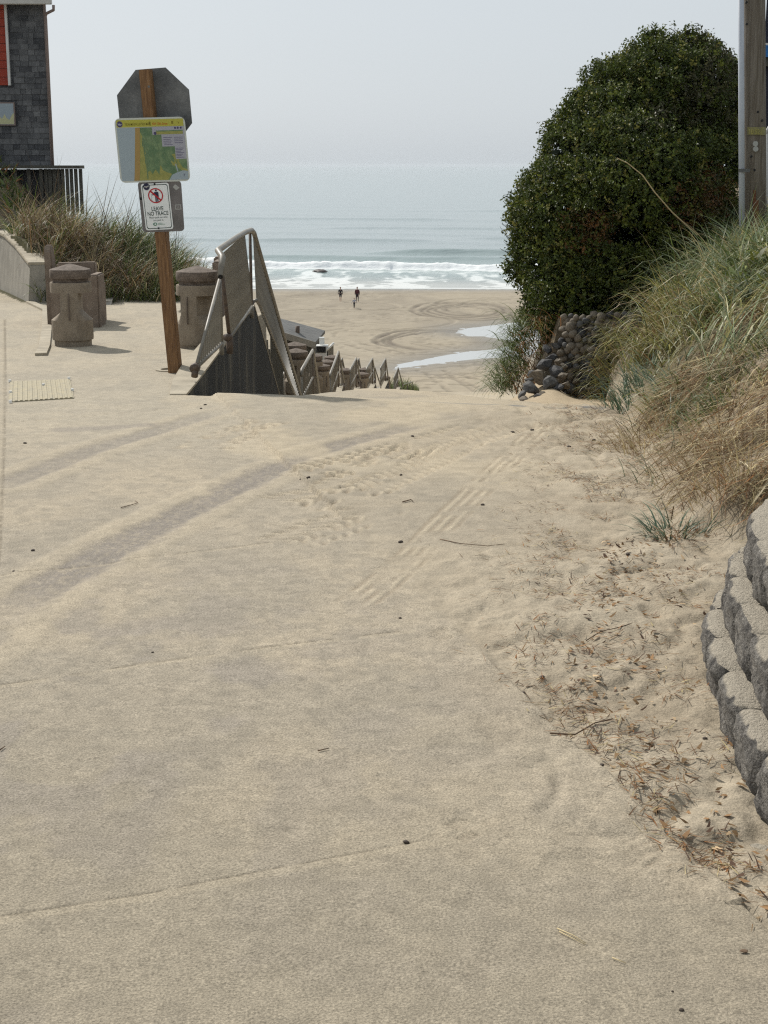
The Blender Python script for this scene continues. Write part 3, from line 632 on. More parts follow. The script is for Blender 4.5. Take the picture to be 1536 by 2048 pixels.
# ------------------------------------------------------------------ people on the beach
def skin_body(edges_pts, edges, radii, sub=1):
    me = bpy.data.meshes.new('body'); me.from_pydata(edges_pts, edges, []); o = bpy.data.objects.new('tmp', me); COL.objects.link(o)
    o.modifiers.new('s', 'SKIN'); sm = o.modifiers.new('ss', 'SUBSURF'); sm.levels = sub
    for v, r in zip(me.skin_vertices[0].data, radii): v.radius = (r, r * .85) if not isinstance(r, tuple) else r
    me.skin_vertices[0].data[0].use_root = True
    dg = bpy.context.evaluated_depsgraph_get(); m2 = bpy.data.meshes.new_from_object(o.evaluated_get(dg)); bpy.data.objects.remove(o)
    return m2
def person(px, py, hgt, label, top, legs, kind, stride=.22, rz=0.0, arms=(.0, .0)):
    base = B(px, py); root = empty('person', base, label, 'person', 'people walking on the beach', rz)
    s = hgt / 1.75; st = stride
    P = [(0, 0, .95), (0, .0, 1.12), (0, 0, 1.32), (0, 0, 1.46), (0, -.01, 1.54),
         (-.09, 0, .90), (-.10, -st * .6, .50), (-.10, -st * .7, .09), (-.10, -st * .7 - .16, .03),
         (.09, 0, .90), (.10, st * .35, .50), (.10, st * .95, .12), (.10, st * .95 - .14, .04),
         (-.19, 0, 1.40), (-.25 - arms[0], .04, 1.12), (-.24 - arms[0] * 1.6, -.06, .88), (-.24 - arms[0] * 1.8, -.08, .80),
         (.19, 0, 1.40), (.25 + arms[1], .02, 1.12), (.24 + arms[1] * 1.6, .04, .88), (.24 + arms[1] * 1.8, .05, .80)]
    E = [(0, 1), (1, 2), (2, 3), (3, 4), (0, 5), (5, 6), (6, 7), (7, 8), (0, 9), (9, 10), (10, 11), (11, 12), (2, 13), (13, 14), (14, 15), (15, 16), (2, 17), (17, 18), (18, 19), (19, 20)]
    Rr = [.14, .13, .16, .06, .055, .09, .06, .04, .035, .09, .06, .04, .035, .06, .045, .033, .03, .06, .045, .033, .03]
    if kind == 'child': P = [(x * .95, y, z) for x, y, z in P]
    sc = lambda pts: [(x * s, y * s, z * s) for x, y, z in pts]
    body = link('body', skin_body(sc(P), E, [r * s for r in Rr]), M['skin'], root, True)
    m = rock_mesh('head', 3, 2, .03); hd = link('head', m, M['skin'], root, True); hd.location = (0, -.015 * s, 1.64 * s); hd.scale = (.078 * s, .095 * s, .115 * s)
    nm = MB(); nm.tube([(0, -.10 * s, 1.66 * s), (0, -.125 * s, 1.63 * s)], .012 * s, 5); nm.build('nose', M['skin'], None).parent = root
    hm = rock_mesh('hair', 4, 2, .06); hr = link('hair', hm, M['hair'], root, True); hr.location = (0, .02 * s, 1.675 * s); hr.scale = (.088 * s, .10 * s, .105 * s)
    # clothes: slightly larger shells over torso+arms and over the legs
    ti = [0, 1, 2, 3, 13, 14, 15, 17, 18, 19]; rm = {v: i for i, v in enumerate(ti)}
    te = [(rm[a], rm[b]) for a, b in E if a in rm and b in rm]
    k = 1.35 if kind == 'coat' else 1.18
    tp = [P[i] for i in ti]
    if kind == 'coat': tp = tp + [(0, 0, .62)]; te = te + [(0, 10)]
    link('jacket', skin_body(sc(tp), te, [Rr[i] * s * k for i in ti] + ([.19 * s] if kind == 'coat' else [])), top, root, True)
    li = [0, 5, 6, 9, 10] + ([7, 11] if kind != 'shorts' else []); rm = {v: i for i, v in enumerate(li)}
    le = [(rm[a], rm[b]) for a, b in E if a in rm and b in rm]
    link('trousers' if kind != 'shorts' else 'shorts', skin_body(sc([P[i] for i in li]), le, [Rr[i] * s * 1.22 for i in li]), legs, root, True)
    return root
person(681, 603, 1.72, 'person in black top and knee length black shorts walking, left of the two adults', M['cloth_black'], M['cloth_black'], 'shorts', .2, R(15), (.03, .03))
person(714.5, 605, 1.82, 'person in long maroon jacket and black trousers, right of the two adults', M['cloth_maroon'], M['cloth_black'], 'coat', .2, R(-5))
person(708.5, 617, 1.18, 'small child in dark clothes with pale sleeves running in front of the adults', M['cloth_pale'], M['cloth_black'], 'child', .35, R(10), (.14, .14))

# ------------------------------------------------------------------ stairway down to the beach
def side_pts(y, off): return float(rx(y)) - off
ys_prof = list(PROF[0])
def stair():
    root = empty('stairway', (-2.6, 20.6, -.2), 'long concrete stairway stepping down beside the ramp to the beach', 'stairs')
    # parapets: right one starts on the plaza
    for nm, o0, o1, y0, m in (('parapet_wall', 0.0, .26, 12.75, 'conc_dark'), ('far_parapet_wall', 1.25, 1.43, 26.5, 'conc_dark')):
        ys = sorted(set([y0] + [y for y in ys_prof if y > y0] + ([13.6, 14.6, 16, 18] if y0 < 14 else [])))
        mb = MB(); cap = MB()
        for a, c in zip(ys[:-1], ys[1:]):
            p = []
            for y in (a, c):
                zt = float(capz(y)); 
                if y <= 12.8: zt = -.31
                zb = zt - (2.6 if y > 13 else .25)
                oo = o0 + .13 + (.13 * min(1, (y - 12.75) / 1.2)) if y0 < 14 else o1
                p.append((side_pts(y, o0), y, zt, zb)); p.append((side_pts(y, oo), y, zt, zb))
            (x0, ya, zt0, zb0), (x1, _, _, _), (x2, yb, zt1, zb1), (x3, _, _, _) = p
            mb.hexa([(x1, ya, zb0), (x0, ya, zb0), (x2, yb, zb1), (x3, yb, zb1), (x1, ya, zt0 - .02), (x0, ya, zt0 - .02), (x2, yb, zt1 - .02), (x3, yb, zt1 - .02)])
            e = .006
            cap.hexa([(x1 - e, ya, zt0 - .02), (x0 + e, ya, zt0 - .02), (x2 + e, yb, zt1 - .02), (x3 - e, yb, zt1 - .02), (x1 - e, ya, zt0), (x0 + e, ya, zt0), (x2 + e, yb, zt1), (x3 - e, yb, zt1)])
        mb.build(nm, M[m], root); cap.build('cap', M['conc_cap'], root)
    # landings and steps
    PY, PZ = PROF
    for i in range(1, len(PY) - 1):
        a, c, za, zc = PY[i], PY[i + 1], PZ[i] - .3, PZ[i + 1] - .3
        if i == 1: continue
        if i == 2: a, c, za, zc = 22.4, 26.5, -.56, -3.5
        if i == 3: a = 26.5
        x0a, x1a, x0c, x1c = side_pts(a, .265), side_pts(a, 1.25), side_pts(c, .265), side_pts(c, 1.25)
        if abs(za - zc) < .01:
            MB().hexa([(x1a, a, za - .25), (x0a, a, za - .25), (x0c, c, zc - .25), (x1c, c, zc - .25), (x1a, a, za), (x0a, a, za), (x0c, c, zc), (x1c, c, zc)]).build('landing', M['conc'], root)
        else:
            n = max(2, int(round((za - zc) / .165)))
            for k in range(n):
                ya = a + (c - a) * k / n; yb = a + (c - a) * (k + 1) / n; z = za - (za - zc) * (k + .5) / n
                xa0, xa1, xb0, xb1 = side_pts(ya, .265), side_pts(ya, 1.25), side_pts(yb, .265), side_pts(yb, 1.25)
                MB().hexa([(xa1, ya, z - .3), (xa0, ya, z - .3), (xb0, yb, z - .3), (xb1, yb, z - .3), (xa1, ya, z), (xa0, ya, z), (xb0, yb, z), (xb1, yb, z)]).build('step', M['conc_cap'], root)
    return root
stair()

# first railing: three picket panels on the parapet
pick_cache = {}
def picket(length):
    key = round(length / .05)
    if key not in pick_cache:
        L = key * .05; pick_cache[key] = MB().tube([(0, 0, 0), (0, 0, L)], .011, 6).mesh('picket'); pick_cache[key].materials.append(M['rail'])
    return pick_cache[key]
def place_picket(a, c, root, z=None):
    a, c = Vector(a), Vector(c); d = c - a; L = d.length
    o = bpy.data.objects.new('picket', picket(L)); COL.objects.link(o); o.parent = root; o.matrix_parent_inverse = root.matrix_world.inverted()
    q = Vector((0, 0, 1)).rotation_difference(d.normalized()); key = round(L / .05) * .05
    o.location = a; o.rotation_mode = 'QUATERNION'; o.rotation_quaternion = q; o.scale = (1, 1, L / key)
def rail1():
    root = empty('stair_railing', (-1.82, 13.6, -.25), 'tall beige picket railing on the dark stained parapet at the head of the stairs', 'railing')
    T = lambda px, py, Y: W(px, py, Y)
    # panel one: rises from the ground
    b0, b1 = T(391, 736, 13.55), T(443, 686, 15.0); t0, t1 = T(394, 728, 13.55), T(439, 560, 15.0)
    b2, b3 = T(459, 676, 15.35), T(503, 612, 18.9); t2, t3 = T(440, 512, 15.2), T(487, 470, 18.7)
    m = MB(); m.tube([T(441, 553, 14.75), T(445, 514, 15.0), T(436, 501, 15.15), T(440, 498, 15.3), T(470, 477, 17.2), T(490, 465, 18.9), T(503, 460, 19.9), T(508, 466, 20.15)] + [T(602, 796, 25.3)], .033, 10)
    top = m.build('top_rail', M['rail'], root, True)
    MB().tube([T(441, 554.2, 14.74), T(441, 553.4, 14.745)], .026, 10).build('open_end', M['black'], root)
    MB().tube([b0, b1], .022, 8).build('bottom_rail', M['rail'], root, True)
    MB().tube([t0, t1], .018, 8).build('slanted_edge', M['rail'], root, True)
    MB().tube([T(388, 738, 13.5), T(392, 734, 13.56)], .045, 8).tube([b0, T(389, 753, 13.5)], .032, 8).build('foot_post', M['rail_dark'], root, True)
    MB().tube([t1, b1], .02, 8).tube([b1, b1 + Vector((0, 0, -.12))], .025, 8).build('post', M['rail'], root, True)
    n = 13
    for i in range(n):
        f = (i + .5) / n; place_picket(b0.lerp(b1, f), t0.lerp(t1, f), root)
    MB().tube([b2, b3], .022, 8).build('bottom_rail', M['rail'], root, True)
    MB().tube([t2, b2], .02, 8).tube([b2 + Vector((0, 0, .02)), b2 + Vector((0, 0, -.16))], .036, 8).build('post', M['rail_dark'], root, True)
    MB().tube([t3, b3], .02, 8).tube([b3, b3 + Vector((0, 0, -.15))], .026, 8).build('post', M['rail'], root, True)
    MB().tube([b2 + Vector((-.03, -.05, .01)), b2 + Vector((0, 0, .01))], .04, 8).build('rail_end', M['rail_dark'], root, True)
    n = 34
    for i in range(n):
        f = (i + .5) / n; place_picket(b2.lerp(b3, f), t2.lerp(t3, f), root)
    a0 = T(500, 466, 20.05); a1 = T(503, 603, 20.05)
    MB().tube([a0, a1], .02, 8).tube([a1, a1 + Vector((0, 0, -.15))], .036, 8).build('post', M['rail_dark'], root, True)
    MB().tube([a1 + Vector((-.05, -.04, 0)), a1], .045, 8).build('rail_end', M['rail_dark'], root, True)
    c0 = T(513, 600, 20.15); c1 = T(598, 812, 24.6)
    MB().tube([T(506, 604, 20.1), c0, T(520, 612, 20.5), c1], .024, 8).build('bottom_rail', M['rail'], root, True)
    tt0 = T(506, 466, 20.15); tt1 = T(602, 800, 25.3)
    n = 46
    for i in range(n):
        f = (i + .5) / n; place_picket(c0.lerp(c1, f), tt0.lerp(tt1, f), root)
rail1()
ORD = ['first', 'second', 'third', 'fourth', 'fifth', 'sixth', 'seventh', 'eighth', 'ninth', 'tenth', 'eleventh', 'twelfth', 'thirteenth']
def far_rails():
    PY, PZ = PROF
    idx = {0: 0, 1: 0}
    for side, off in ((0, .13), (1, 1.34)):
        for i in range(3, len(PY) - 2):
            a, c = PY[i], PY[i + 1]; za, zc = PZ[i], PZ[i + 1]
            if side == 1 and a < 31: continue
            pa = Vector((side_pts(a, off), a, za)); pc = Vector((side_pts(c, off), c, zc)); lvl = abs(za - zc) < .01
            if lvl: pc = pa.lerp(pc, .97)
            if lvl: pa = pa.lerp(pc, .52)
            k = idx[side]; idx[side] += 1
            root = empty('stair_railing', pa, '%s %s railing going down the beach stairs on the %s side' % (ORD[k], 'level' if lvl else 'sloping', 'ramp' if side == 0 else 'far'), 'railing', 'railings stepping down the beach stairs')
            H = Vector((0, 0, 1.0)); h0 = Vector((0, 0, .12))
            MB().tube([pa + H * .9 + Vector((0, -.08, -.0)), pa + H, pc + H], .034, 8).build('top_rail', M['rail'], root, True)
            MB().tube([pa + H * .45, pc + H * .45] if lvl else [pa + h0, pc + h0], .026, 6).build('bottom_rail', M['rail'], root, True)
            L = (pc - pa).length; n = max(2, int(L / 1.8) + 1)
            for j in range(n):
                p = pa.lerp(pc, j / (n - 1)); MB().tube([p - H * .3, p + H], .026, 6).build('post', M['rail_dark' if j else 'rail'], root, True)
            if lvl:
                mb = MB(); q = int(L / .30)
                for j in range(q):
                    p = pa.lerp(pc, (j + .5) / q); mb.tube([p + h0, p + H * .97], .009, 4, False)
                o = mb.build('pickets', M['rail'], root); o['kind'] = 'stuff'
    a = Vector((.86 + .14, 79.8, -10.9)); 
far_rails()

# ------------------------------------------------------------------ bollards
def bollard_meshes():
    Rr = .235; n = 40
    def rings(spec):
        V = []; Fc = []
        for z, r, w_ in spec:
            for k in range(n):
                a = 2 * math.pi * k / n; x, y = r * math.cos(a), r * math.sin(a)
                V.append((max(-w_, min(w_, x)), y, z))
        m = len(spec)
        for i in range(m - 1):
            for k in range(n): Fc.append((i * n + k, i * n + (k + 1) % n, (i + 1) * n + (k + 1) % n, (i + 1) * n + k))
        Fc.append(tuple(reversed(range(n)))); Fc.append(tuple(range((m - 1) * n, m * n))); return V, Fc
    def mk(spec, name, m, smooth=False):
        me = bpy.data.meshes.new(name); V, Fc = rings(spec); me.from_pydata(V, [], Fc); me.materials.append(m)
        me.polygons.foreach_set('use_smooth', [len(p.vertices) == 4 for p in me.polygons])
        me.set_sharp_from_angle(angle=R(30)); return me
    b = 9
    body = mk([(.075, Rr * .985, b), (.09, Rr, b), (.30, Rr, b), (.302, Rr, Rr * .985), (.40, Rr, .105), (.402, Rr, .10), (.615, Rr, .10), (.617, Rr, b), (.63, Rr * 1.0, b), (.715, Rr, b), (.73, Rr * .985, b)], 'body', M['aggr_body'])
    base = mk([(-.12, Rr * .90, b), (.075, Rr * .90, b)], 'base', M['aggr_body'])
    neck = mk([(.73, Rr * .86, b), (.775, Rr * .86, b)], 'neck', M['aggr_cap'])
    cap = mk([(.775, Rr * .97, b), (.785, Rr * .99, b), (.865, Rr * .99, b), (.875, Rr * .97, b), (.935, .02, b)], 'cap', M['aggr_cap'])
    rib = MB().box((0, -Rr - .004, .46), (.012, .02, .30)).mesh('seam'); rib.materials.append(M['aggr_cap'])
    return dict(body=body, base=base, neck=neck, cap=cap, seam=rib)
BM_ = bollard_meshes()
def bollard(loc, rz, label, s=1.0):
    root = empty('bollard', loc, label, 'bollard', 'round concrete bollards with conical caps', rz); root.scale = (s, s, s)
    for k, me in BM_.items():
        if k == 'seam' and rz > 1: continue
        o = bpy.data.objects.new(k, me); COL.objects.link(o); o.parent = root
    return root
def gz(x, y): return float(land(np.array([x]), np.array([y]))[0])
g = G(147, 691); bollard((g.x, g.y, gz(g.x, g.y)), R(4), 'leftmost brown concrete bollard with notched sides, on the plaza in front of the bench', 1.0)
g = G(398, 700); bollard((g.x, g.y, gz(g.x, g.y)), R(-22), 'concrete bollard right behind the leaning sign post, partly hidden by railing', 1.0)
sb = [(590, 684, 33.5, 'upper one of the two brown capped bollards just behind the tall railing'), (592, 697, 32.2, 'lower one of the two brown capped bollards just behind the tall railing'),
      (627, 707, 42.5, 'brown capped bollard beside the dark kiosk screen on the stairs'), (664, 710, 49, 'brown capped bollard standing right below the white slanted handrail'),
      (654, 719, 47, 'brown capped bollard in the middle of the cluster down the stairs'), (643, 727, 45, 'brown capped bollard nearest in the cluster down the stairs'),
      (693, 736, 56, 'left of the two round capped bollards halfway down the stairs'), (729, 735, 61, 'right of the two round capped bollards halfway down the stairs'), (724, 744, 56, 'shorter looking bollard in front of the right one halfway down the stairs'),
      (770, 751, 70, 'last small brown bollard near the foot of the stairs')]
for px, py, Y, lb in sb:
    p = W(px, py, Y); fz = float(capz(Y)) - .3
    bollard((p.x, Y, p.z - .93 * 1.1), random.uniform(0, 1), lb, 1.1)

# ------------------------------------------------------------------ bench behind the left bollard
def bench():
    c = G(145, 655); z0 = gz(c.x, c.y); Y = c.y
    root = empty('bench', (c.x, Y, z0), 'brown exposed aggregate concrete bench with raised backs, behind the left bollard', 'bench')
    def slab(name, pxs, y0, y1, ybot=None):
        (x0, t0), (x1, t1) = pxs
        a, b2 = W(x0, t0, y0), W(x1, t1, y0)
        bt = z0 - .05 if ybot is None else ybot
        p = [(a.x, y0, bt), (b2.x, y0, bt), (b2.x, y1, bt), (a.x, y1, bt), (a.x, y0, a.z), (b2.x, y0, b2.z), (b2.x, y1, b2.z), (a.x, y1, a.z)]
        return MB().hexa(p).build(name, M['aggr'], root, bevel=.02)
    slab('end_panel', ((96, 551), (196, 549)), Y, Y + .14)
    slab('back_panel', ((112, 526), (190, 524)), Y + 1.35, Y + 1.5)
    slab('armrest', ((178, 549), (195, 549)), Y + .142, Y + .62)
    slab('seat', ((112, 575), (178, 575)), Y + .142, Y + 1.348)
    a = W(93, 560, Y + .15); 
    pr = [(0, 0), (0, 1.12), (.05, 1.2), (.14, 1.2), (.18, 1.1), (.3, .72), (1.2, .72), (1.25, .66), (1.25, 0)]
    x0 = W(94, 600, Y + .2).x
    MB().prism([(x0, Y + .15 + p * 1.0, z0 - .05 + q * .93) for p, q in pr], (.10, 0, 0)).build('side_panel', M['aggr'], root, bevel=.015)
bench()
# second bench end seen past the right bollard
p = W(430, 545, 21.5); root = empty('bench', (p.x, 21.5, -.54), 'small piece of concrete bench showing between right bollard and railing tube', 'bench')
MB().hexa([(W(424, 545, 21.5).x, 21.5, -.6), (W(444, 545, 21.5).x, 21.5, -.6), (W(444, 545, 21.5).x, 22.0, -.6), (W(424, 545, 21.5).x, 22.0, -.6),
           (W(424, 522, 21.5).x, 21.5, W(424, 523, 21.5).z), (W(444, 522, 21.5).x, 21.5, W(424, 523, 21.5).z), (W(444, 522, 21.5).x, 22.0, W(424, 523, 21.5).z), (W(424, 522, 21.5).x, 22.0, W(424, 523, 21.5).z)]).build('end_panel', M['aggr'], root, bevel=.02)
MB().hexa([(W(427, 545, 22.1).x, 22.1, -.6), (W(444, 545, 22.1).x, 22.1, -.6), (W(444, 545, 22.1).x, 22.4, -.6), (W(427, 545, 22.1).x, 22.4, -.6),
           (W(427, 513, 22.1).x, 22.1, W(427, 514, 22.1).z), (W(444, 513, 22.1).x, 22.1, W(427, 514, 22.1).z), (W(444, 513, 22.1).x, 22.4, W(427, 514, 22.1).z), (W(427, 513, 22.1).x, 22.4, W(427, 514, 22.1).z)]).build('back_panel', M['aggr'], root, bevel=.02)

# ------------------------------------------------------------------ curved retaining wall, kerb (left)
def left_wall():
    root = empty('retaining_wall', (-6.3, 25, -.62), 'low curved grey concrete wall with flat cap at the left edge of the plaza', 'wall')
    pts = [(52, 606, 25.0, 531), (42, 598, 25.8, 518), (22, 586, 27.2, 495), (0, 572, 28.8, 474), (-30, 560, 31, 462), (-90, 548, 34, 455)]
    th = 0.36; segs = []
    for px, pb, Y, ptp in pts:
        b_ = W(px, pb, Y); t_ = W(px + (8 if px > 40 else 10), ptp, Y); segs.append((b_, t_))
    mb = MB(); cap = MB()
    for (b0, t0), (b1, t1) in zip(segs[:-1], segs[1:]):
        o = Vector((th, .1, 0))
        mb.hexa([b0 - Vector((0, 0, .4)), b0 + o - Vector((0, 0, .4)), b1 + o - Vector((0, 0, .4)), b1 - Vector((0, 0, .4)), t0, t0 + o * .8, t1 + o * .8, t1])
    mb.build('wall_face', M['conc'], root)
    for (b0, t0), (b1, t1) in zip(segs[:-1], segs[1:]):
        o = Vector((th * .92, .1, 0)); u = Vector((0, 0, .05)); e = Vector((-.03, 0, .001)); d = (t1 - t0) * .004
        cap.v = []; cap.f = []
        cap.hexa([t0 + e + d, t0 + o + d, t1 + o - d, t1 + e - d, t0 + e + u + d, t0 + o + u + d, t1 + o + u - d, t1 + e + u - d]); cap.build('cap_slab', M['conc_cap'], root, bevel=.008)
left_wall()
def kerb():
    pts = [G(52, 606), G(85, 622), G(84, 660), G(78, 695), G(70, 712)]
    mb = MB()
    for a, c in zip(pts[:-1], pts[1:]):
        o = Vector((.12, .03, 0))
        h0 = Vector((0, 0, .03)); dn = Vector((0, 0, -.1))
        mb.hexa([a + dn, a + o + dn, c + o + dn, c + dn, a + h0, a + o + h0, c + o + h0, c + h0])
    o = mb.build('kerb', M['conc_cap'], None); o['kind'] = 'structure'
kerb()
# corner slab poking out under the grass
a, b_, c = G(180, 600), G(238, 604), G(196, 612)
o = MB().hexa([(a.x, 24.3, -.75), (b_.x, 24.3, -.75), (b_.x - .1, 25.4, -.75), (a.x, 25.4, -.75), (a.x, 24.3, -.55), (b_.x, 24.6, -.55), (b_.x - .1, 25.4, -.55), (a.x, 25.4, -.55)]).build('plaza_edge', M['conc'], None); o['kind'] = 'structure'

# tactile tile
def tactile():
    q = [G(18, 805), G(148, 797), G(140, 760), G(20, 765)]
    zc = lambda p: Vector((p.x, p.y, -.025 * p.y))
    q = [zc(p) for p in q]; root = empty('tactile_paving', q[0], 'faded yellow tactile paving panel with raised ribs set in the plaza', 'tactile paving')
    u = Vector((0, 0, .008)); dn = Vector((0, 0, -.03))
    MB().hexa([p + dn for p in q] + [p + u for p in q]).build('base_plate', M['tactile'], root)
    n = 13
    for i in range(n):
        f0, f1 = (i + .12) / n, (i + .72) / n; pts = [q[0].lerp(q[1], f0), q[0].lerp(q[1], f1), q[3].lerp(q[2], f1), q[3].lerp(q[2], f0)]
        MB().hexa([p + u for p in pts] + [p + u * 1.6 for p in pts]).build('rib', M['tactile'], root, bevel=.003)
    for px, py in ((20, 765.5), (21, 788), (21, 807), (87, 773), (138, 760), (145, 783)):
        p = zc(G(px, py)); MB().tube([p + Vector((0, 0, .005)), p + Vector((0, 0, .028))], .014, 8).build('bolt', M['bolt'], root)
tactile()

# ------------------------------------------------------------------ sign post
def signs():
    base = W(351, 744, 14.5); top = W(291, 139, 14.5); ax = (top - base).normalized()
    root = empty('sign_post', base, 'leaning orange brown timber post carrying an octagonal sign back and a map', 'sign post')
    rt = Vector((math.cos(R(-8)), math.sin(R(-8)), 0)); fw = ax.cross(rt).normalized(); rt = fw.cross(ax).normalized()
    if fw.y < 0: fw = -fw
    hw = .052
    def ring(p, w2=hw): return [p - rt * w2 - fw * w2, p + rt * w2 - fw * w2, p + rt * w2 + fw * w2, p - rt * w2 + fw * w2]
    MB().hexa(ring(base - ax * .2, .058) + ring(top)).build('post', M['wood_post'], root, bevel=.006)
    # octagon behind the post
    M['mapgreen'] = mat('map_green', (.10, .17, .085), .6, c2=(.17, .24, .12), scale=16, contrast=(.42, .6)); M['maplow'] = mat('map_low', (.23, .24, .07), .6, c2=(.32, .30, .09), scale=22)
    M['alum'] = mat('dull_aluminium_back', (.085, .088, .088), .6, c2=(.16, .162, .158), scale=3.5, fine=(40, .8, 1.2), spec=.4, metal=.2)
    c = W(305.5, 218, 14.5) + fw * (hw + .004); Rr = .366 / math.cos(math.pi / 8)
    a0 = math.pi / 8
    MB().prism([c + rt * (Rr * math.cos(a0 + k * math.pi / 4)) * .955 + ax * (Rr * math.sin(a0 + k * math.pi / 4)) for k in range(8)], fw * .004).build('stop_sign', M['alum'], root, bevel=.0)
    for zz in (.2, -.1): MB().tube([c + ax * zz - fw * (2 * hw + .012), c + ax * zz - fw * (2 * hw)], .012, 6).build('bolt', M['alum'], root)
    yf = 14.5 - hw - .01
    def panel(name, corners, m, th=.006, yoff=0., rad=.06, frame=None, par=root):
        """corners tl,tr,br,bl in photo pixels; returns a mapper uv->point on the face"""
        P = [W(px, py, yf - yoff) for px, py in corners]
        def f(u, v, off=0.): 
            a = P[0].lerp(P[1], u); b2 = P[3].lerp(P[2], u); return a.lerp(b2, v) + Vector((0, -off, 0))
        Wd = (P[1] - P[0]).length; Hd = (P[3] - P[0]).length; ru, rv = rad * .5 / Wd, rad * .5 / Hd
        loop = []
        for cu, cv, s0 in ((1 - ru, rv, -90), (1 - ru, 1 - rv, 0), (ru, 1 - rv, 90), (ru, rv, 180)):
            for k in range(5):
                a = R(s0 + 90 * k / 4); loop.append((cu + ru * math.cos(a), cv + rv * math.sin(a)))
        o = MB().prism([f(u, v) for u, v in loop], (0, th, 0)).build(name, m, par)
        return o, f, loop
    def art(name, f, polys, m, off, par):
        mb = MB()
        for poly in polys: mb.prism([f(u, v, off) for u, v in poly], (0, .0008, 0))
        return mb.build(name, m, par)
    rect = lambda u0, v0, u1, v1: [(u0, v0), (u1, v0), (u1, v1), (u0, v1)]
    def disc(cu, cv, ru, rv, n=20): return [(cu + ru * math.cos(2 * math.pi * k / n), cv + rv * math.sin(2 * math.pi * k / n)) for k in range(n)]
    def text(name, f, s, u, v, size, m, off, par, asp, align='CENTER', bold=0.0):
        cu = bpy.data.curves.new('txt', 'FONT'); cu.body = s; cu.align_x = align; cu.size = 1; cu.offset = bold; cu.resolution_u = 3
        to = bpy.data.objects.new('txt', cu); COL.objects.link(to); bpy.context.view_layer.update()
        me = bpy.data.meshes.new_from_object(to.evaluated_get(bpy.context.evaluated_depsgraph_get())); bpy.data.objects.remove(to)
        for vt in me.vertices: vt.co = f(u + vt.co.x * size * asp, v - vt.co.y * size, off)
        me.name = name; o = link(name, me, None, par); me.materials.clear(); me.materials.append(m); o.matrix_parent_inverse = par.matrix_world.inverted(); return o
    # grey plate
    pl, f, _ = panel('backing_plate', ((275, 363), (362, 361), (369, 462), (286, 465)), M['plate'], .005, 0., .07)
    art('sticker', f, [[(.80, .12), (.86, .07), (.96, .14), (.87, .19)], rect(.82, .47, .96, .57)], M['stickr'], .0012, pl)
    art('sticker_print', f, [rect(.84, .485, .94, .555)], M['plate'], .0022, pl)
    art('sticker', f, [rect(.0, .31, .06, .36)], M['black'], .0014, pl)
    text('lettering', f, 'S7', .885, .545, .07, M['stickr'], .0034, pl, .9)
    # evacuation map
    mp, f, loop = panel('map_sign', ((228, 237), (369, 233), (381, 362), (241, 366)), M['frame'], .006, .014, .10)
    inner = lambda u, v: (.025 + .95 * u, .028 + .944 * v)
    asp = 1.0 * 129 / 141
    fi = lambda u, v, off=0: f(*inner(u, v), off)
    art('map_sea', fi, [rect(0, .13, .27, 1)], M['mapsea'], .0012, mp)
    art('map_land', fi, [[(.30, .13), (1, .13), (1, 1), (.19, 1), (.20, .9), (.25, .6)]], M['mapgreen'], .0016, mp)
    art('map_beach', fi, [[(.275, .13), (.345, .13), (.315, .5), (.29, .8), (.265, 1), (.185, 1), (.205, .85), (.235, .55)]], M['mapsand'], .0020, mp)
    art('map_lowland', fi, [[(.345, .2), (.37, .28), (.35, .42), (.40, .55), (.37, .70), (.41, .86), (.44, .84), (.47, .90), (.52, .82), (.57, .91), (.60, .74), (.63, .84), (.70, .88), (.76, .90), (.70, 1), (.267, 1), (.292, .8), (.318, .5)],
                            [(.78, .58), (.90, .56), (.88, .7), (.93, .80), (1.0, .84), (1, .90), (.9, .84), (.84, .78), (.78, .76), (.76, .68), (.81, .72), (.82, .66)]], M['maplow'], .0022, mp)
    sp_ = [(.40 + .085 * a + random.uniform(0, .01), .28 + .13 * b_) for a in range(6) for b_ in range(4)]
    art('map_roads', fi, [[(u, v), (u + .012, v + .004), (u + .030, v + .09), (u + .016, v + .092)] for u, v in sp_ if not (u > .62 and v < .5)], M['mapolive'], .0024, mp)
    art('map_roads', fi, [[(.36, .3), (.385, .3), (.39, .55), (.41, .75), (.40, .98), (.385, .98), (.385, .75), (.37, .55)]], M['mapolive'], .0026, mp)
    art('map_bay', fi, [[(.72, 1), (.76, .92), (.84, .88), (.93, .85), (1, .86), (1, 1)], [(.82, .74), (.835, .74), (.86, .86), (.845, .87)]], M['mapsea'], .0028, mp)
    art('text_panel', fi, [rect(.525, .125, 1, .255), rect(.655, .255, 1, .45), rect(.84, .45, 1, .66)], M['mappanel'], .0030, mp)
    art('panel_band', fi, [rect(.58, .185, .98, .205)], M['mapgreen'], .0036, mp)
    art('panel_band', fi, [rect(.57, .205, .98, .25)], M['maplow'], .0036, mp)
    art('panel_icons', fi, [disc(.565, .23, .022, .025), disc(.87, .15, .015, .018), disc(.91, .15, .015, .018), disc(.955, .15, .015, .018)], M['badge'], .0040, mp)
    art('panel_print', fi, [rect(.68 + .0, .30 + .03 * k, .81 - .02 * (k % 2), .307 + .03 * k) for k in range(5)] + [rect(.85, .48 + .025 * k, .97 - .02 * (k % 3), .487 + .025 * k) for k in range(7)] + [rect(.84, .30 + .03 * k, .97, .307 + .03 * k) for k in range(4)], M['badge'], .0036, mp)
    art('header', fi, [rect(0, .0, 1, .12)], M['yel'], .0018, mp)
    art('emblem', fi, [disc(.05, .068, .043, .050)], M['badge'], .0026, mp)
    art('emblem_wave', fi, [[(.012, .045), (.03, .06), (.05, .055), (.065, .07), (.09, .066), (.06, .09), (.03, .085)]], M['mappanel'], .0034, mp)
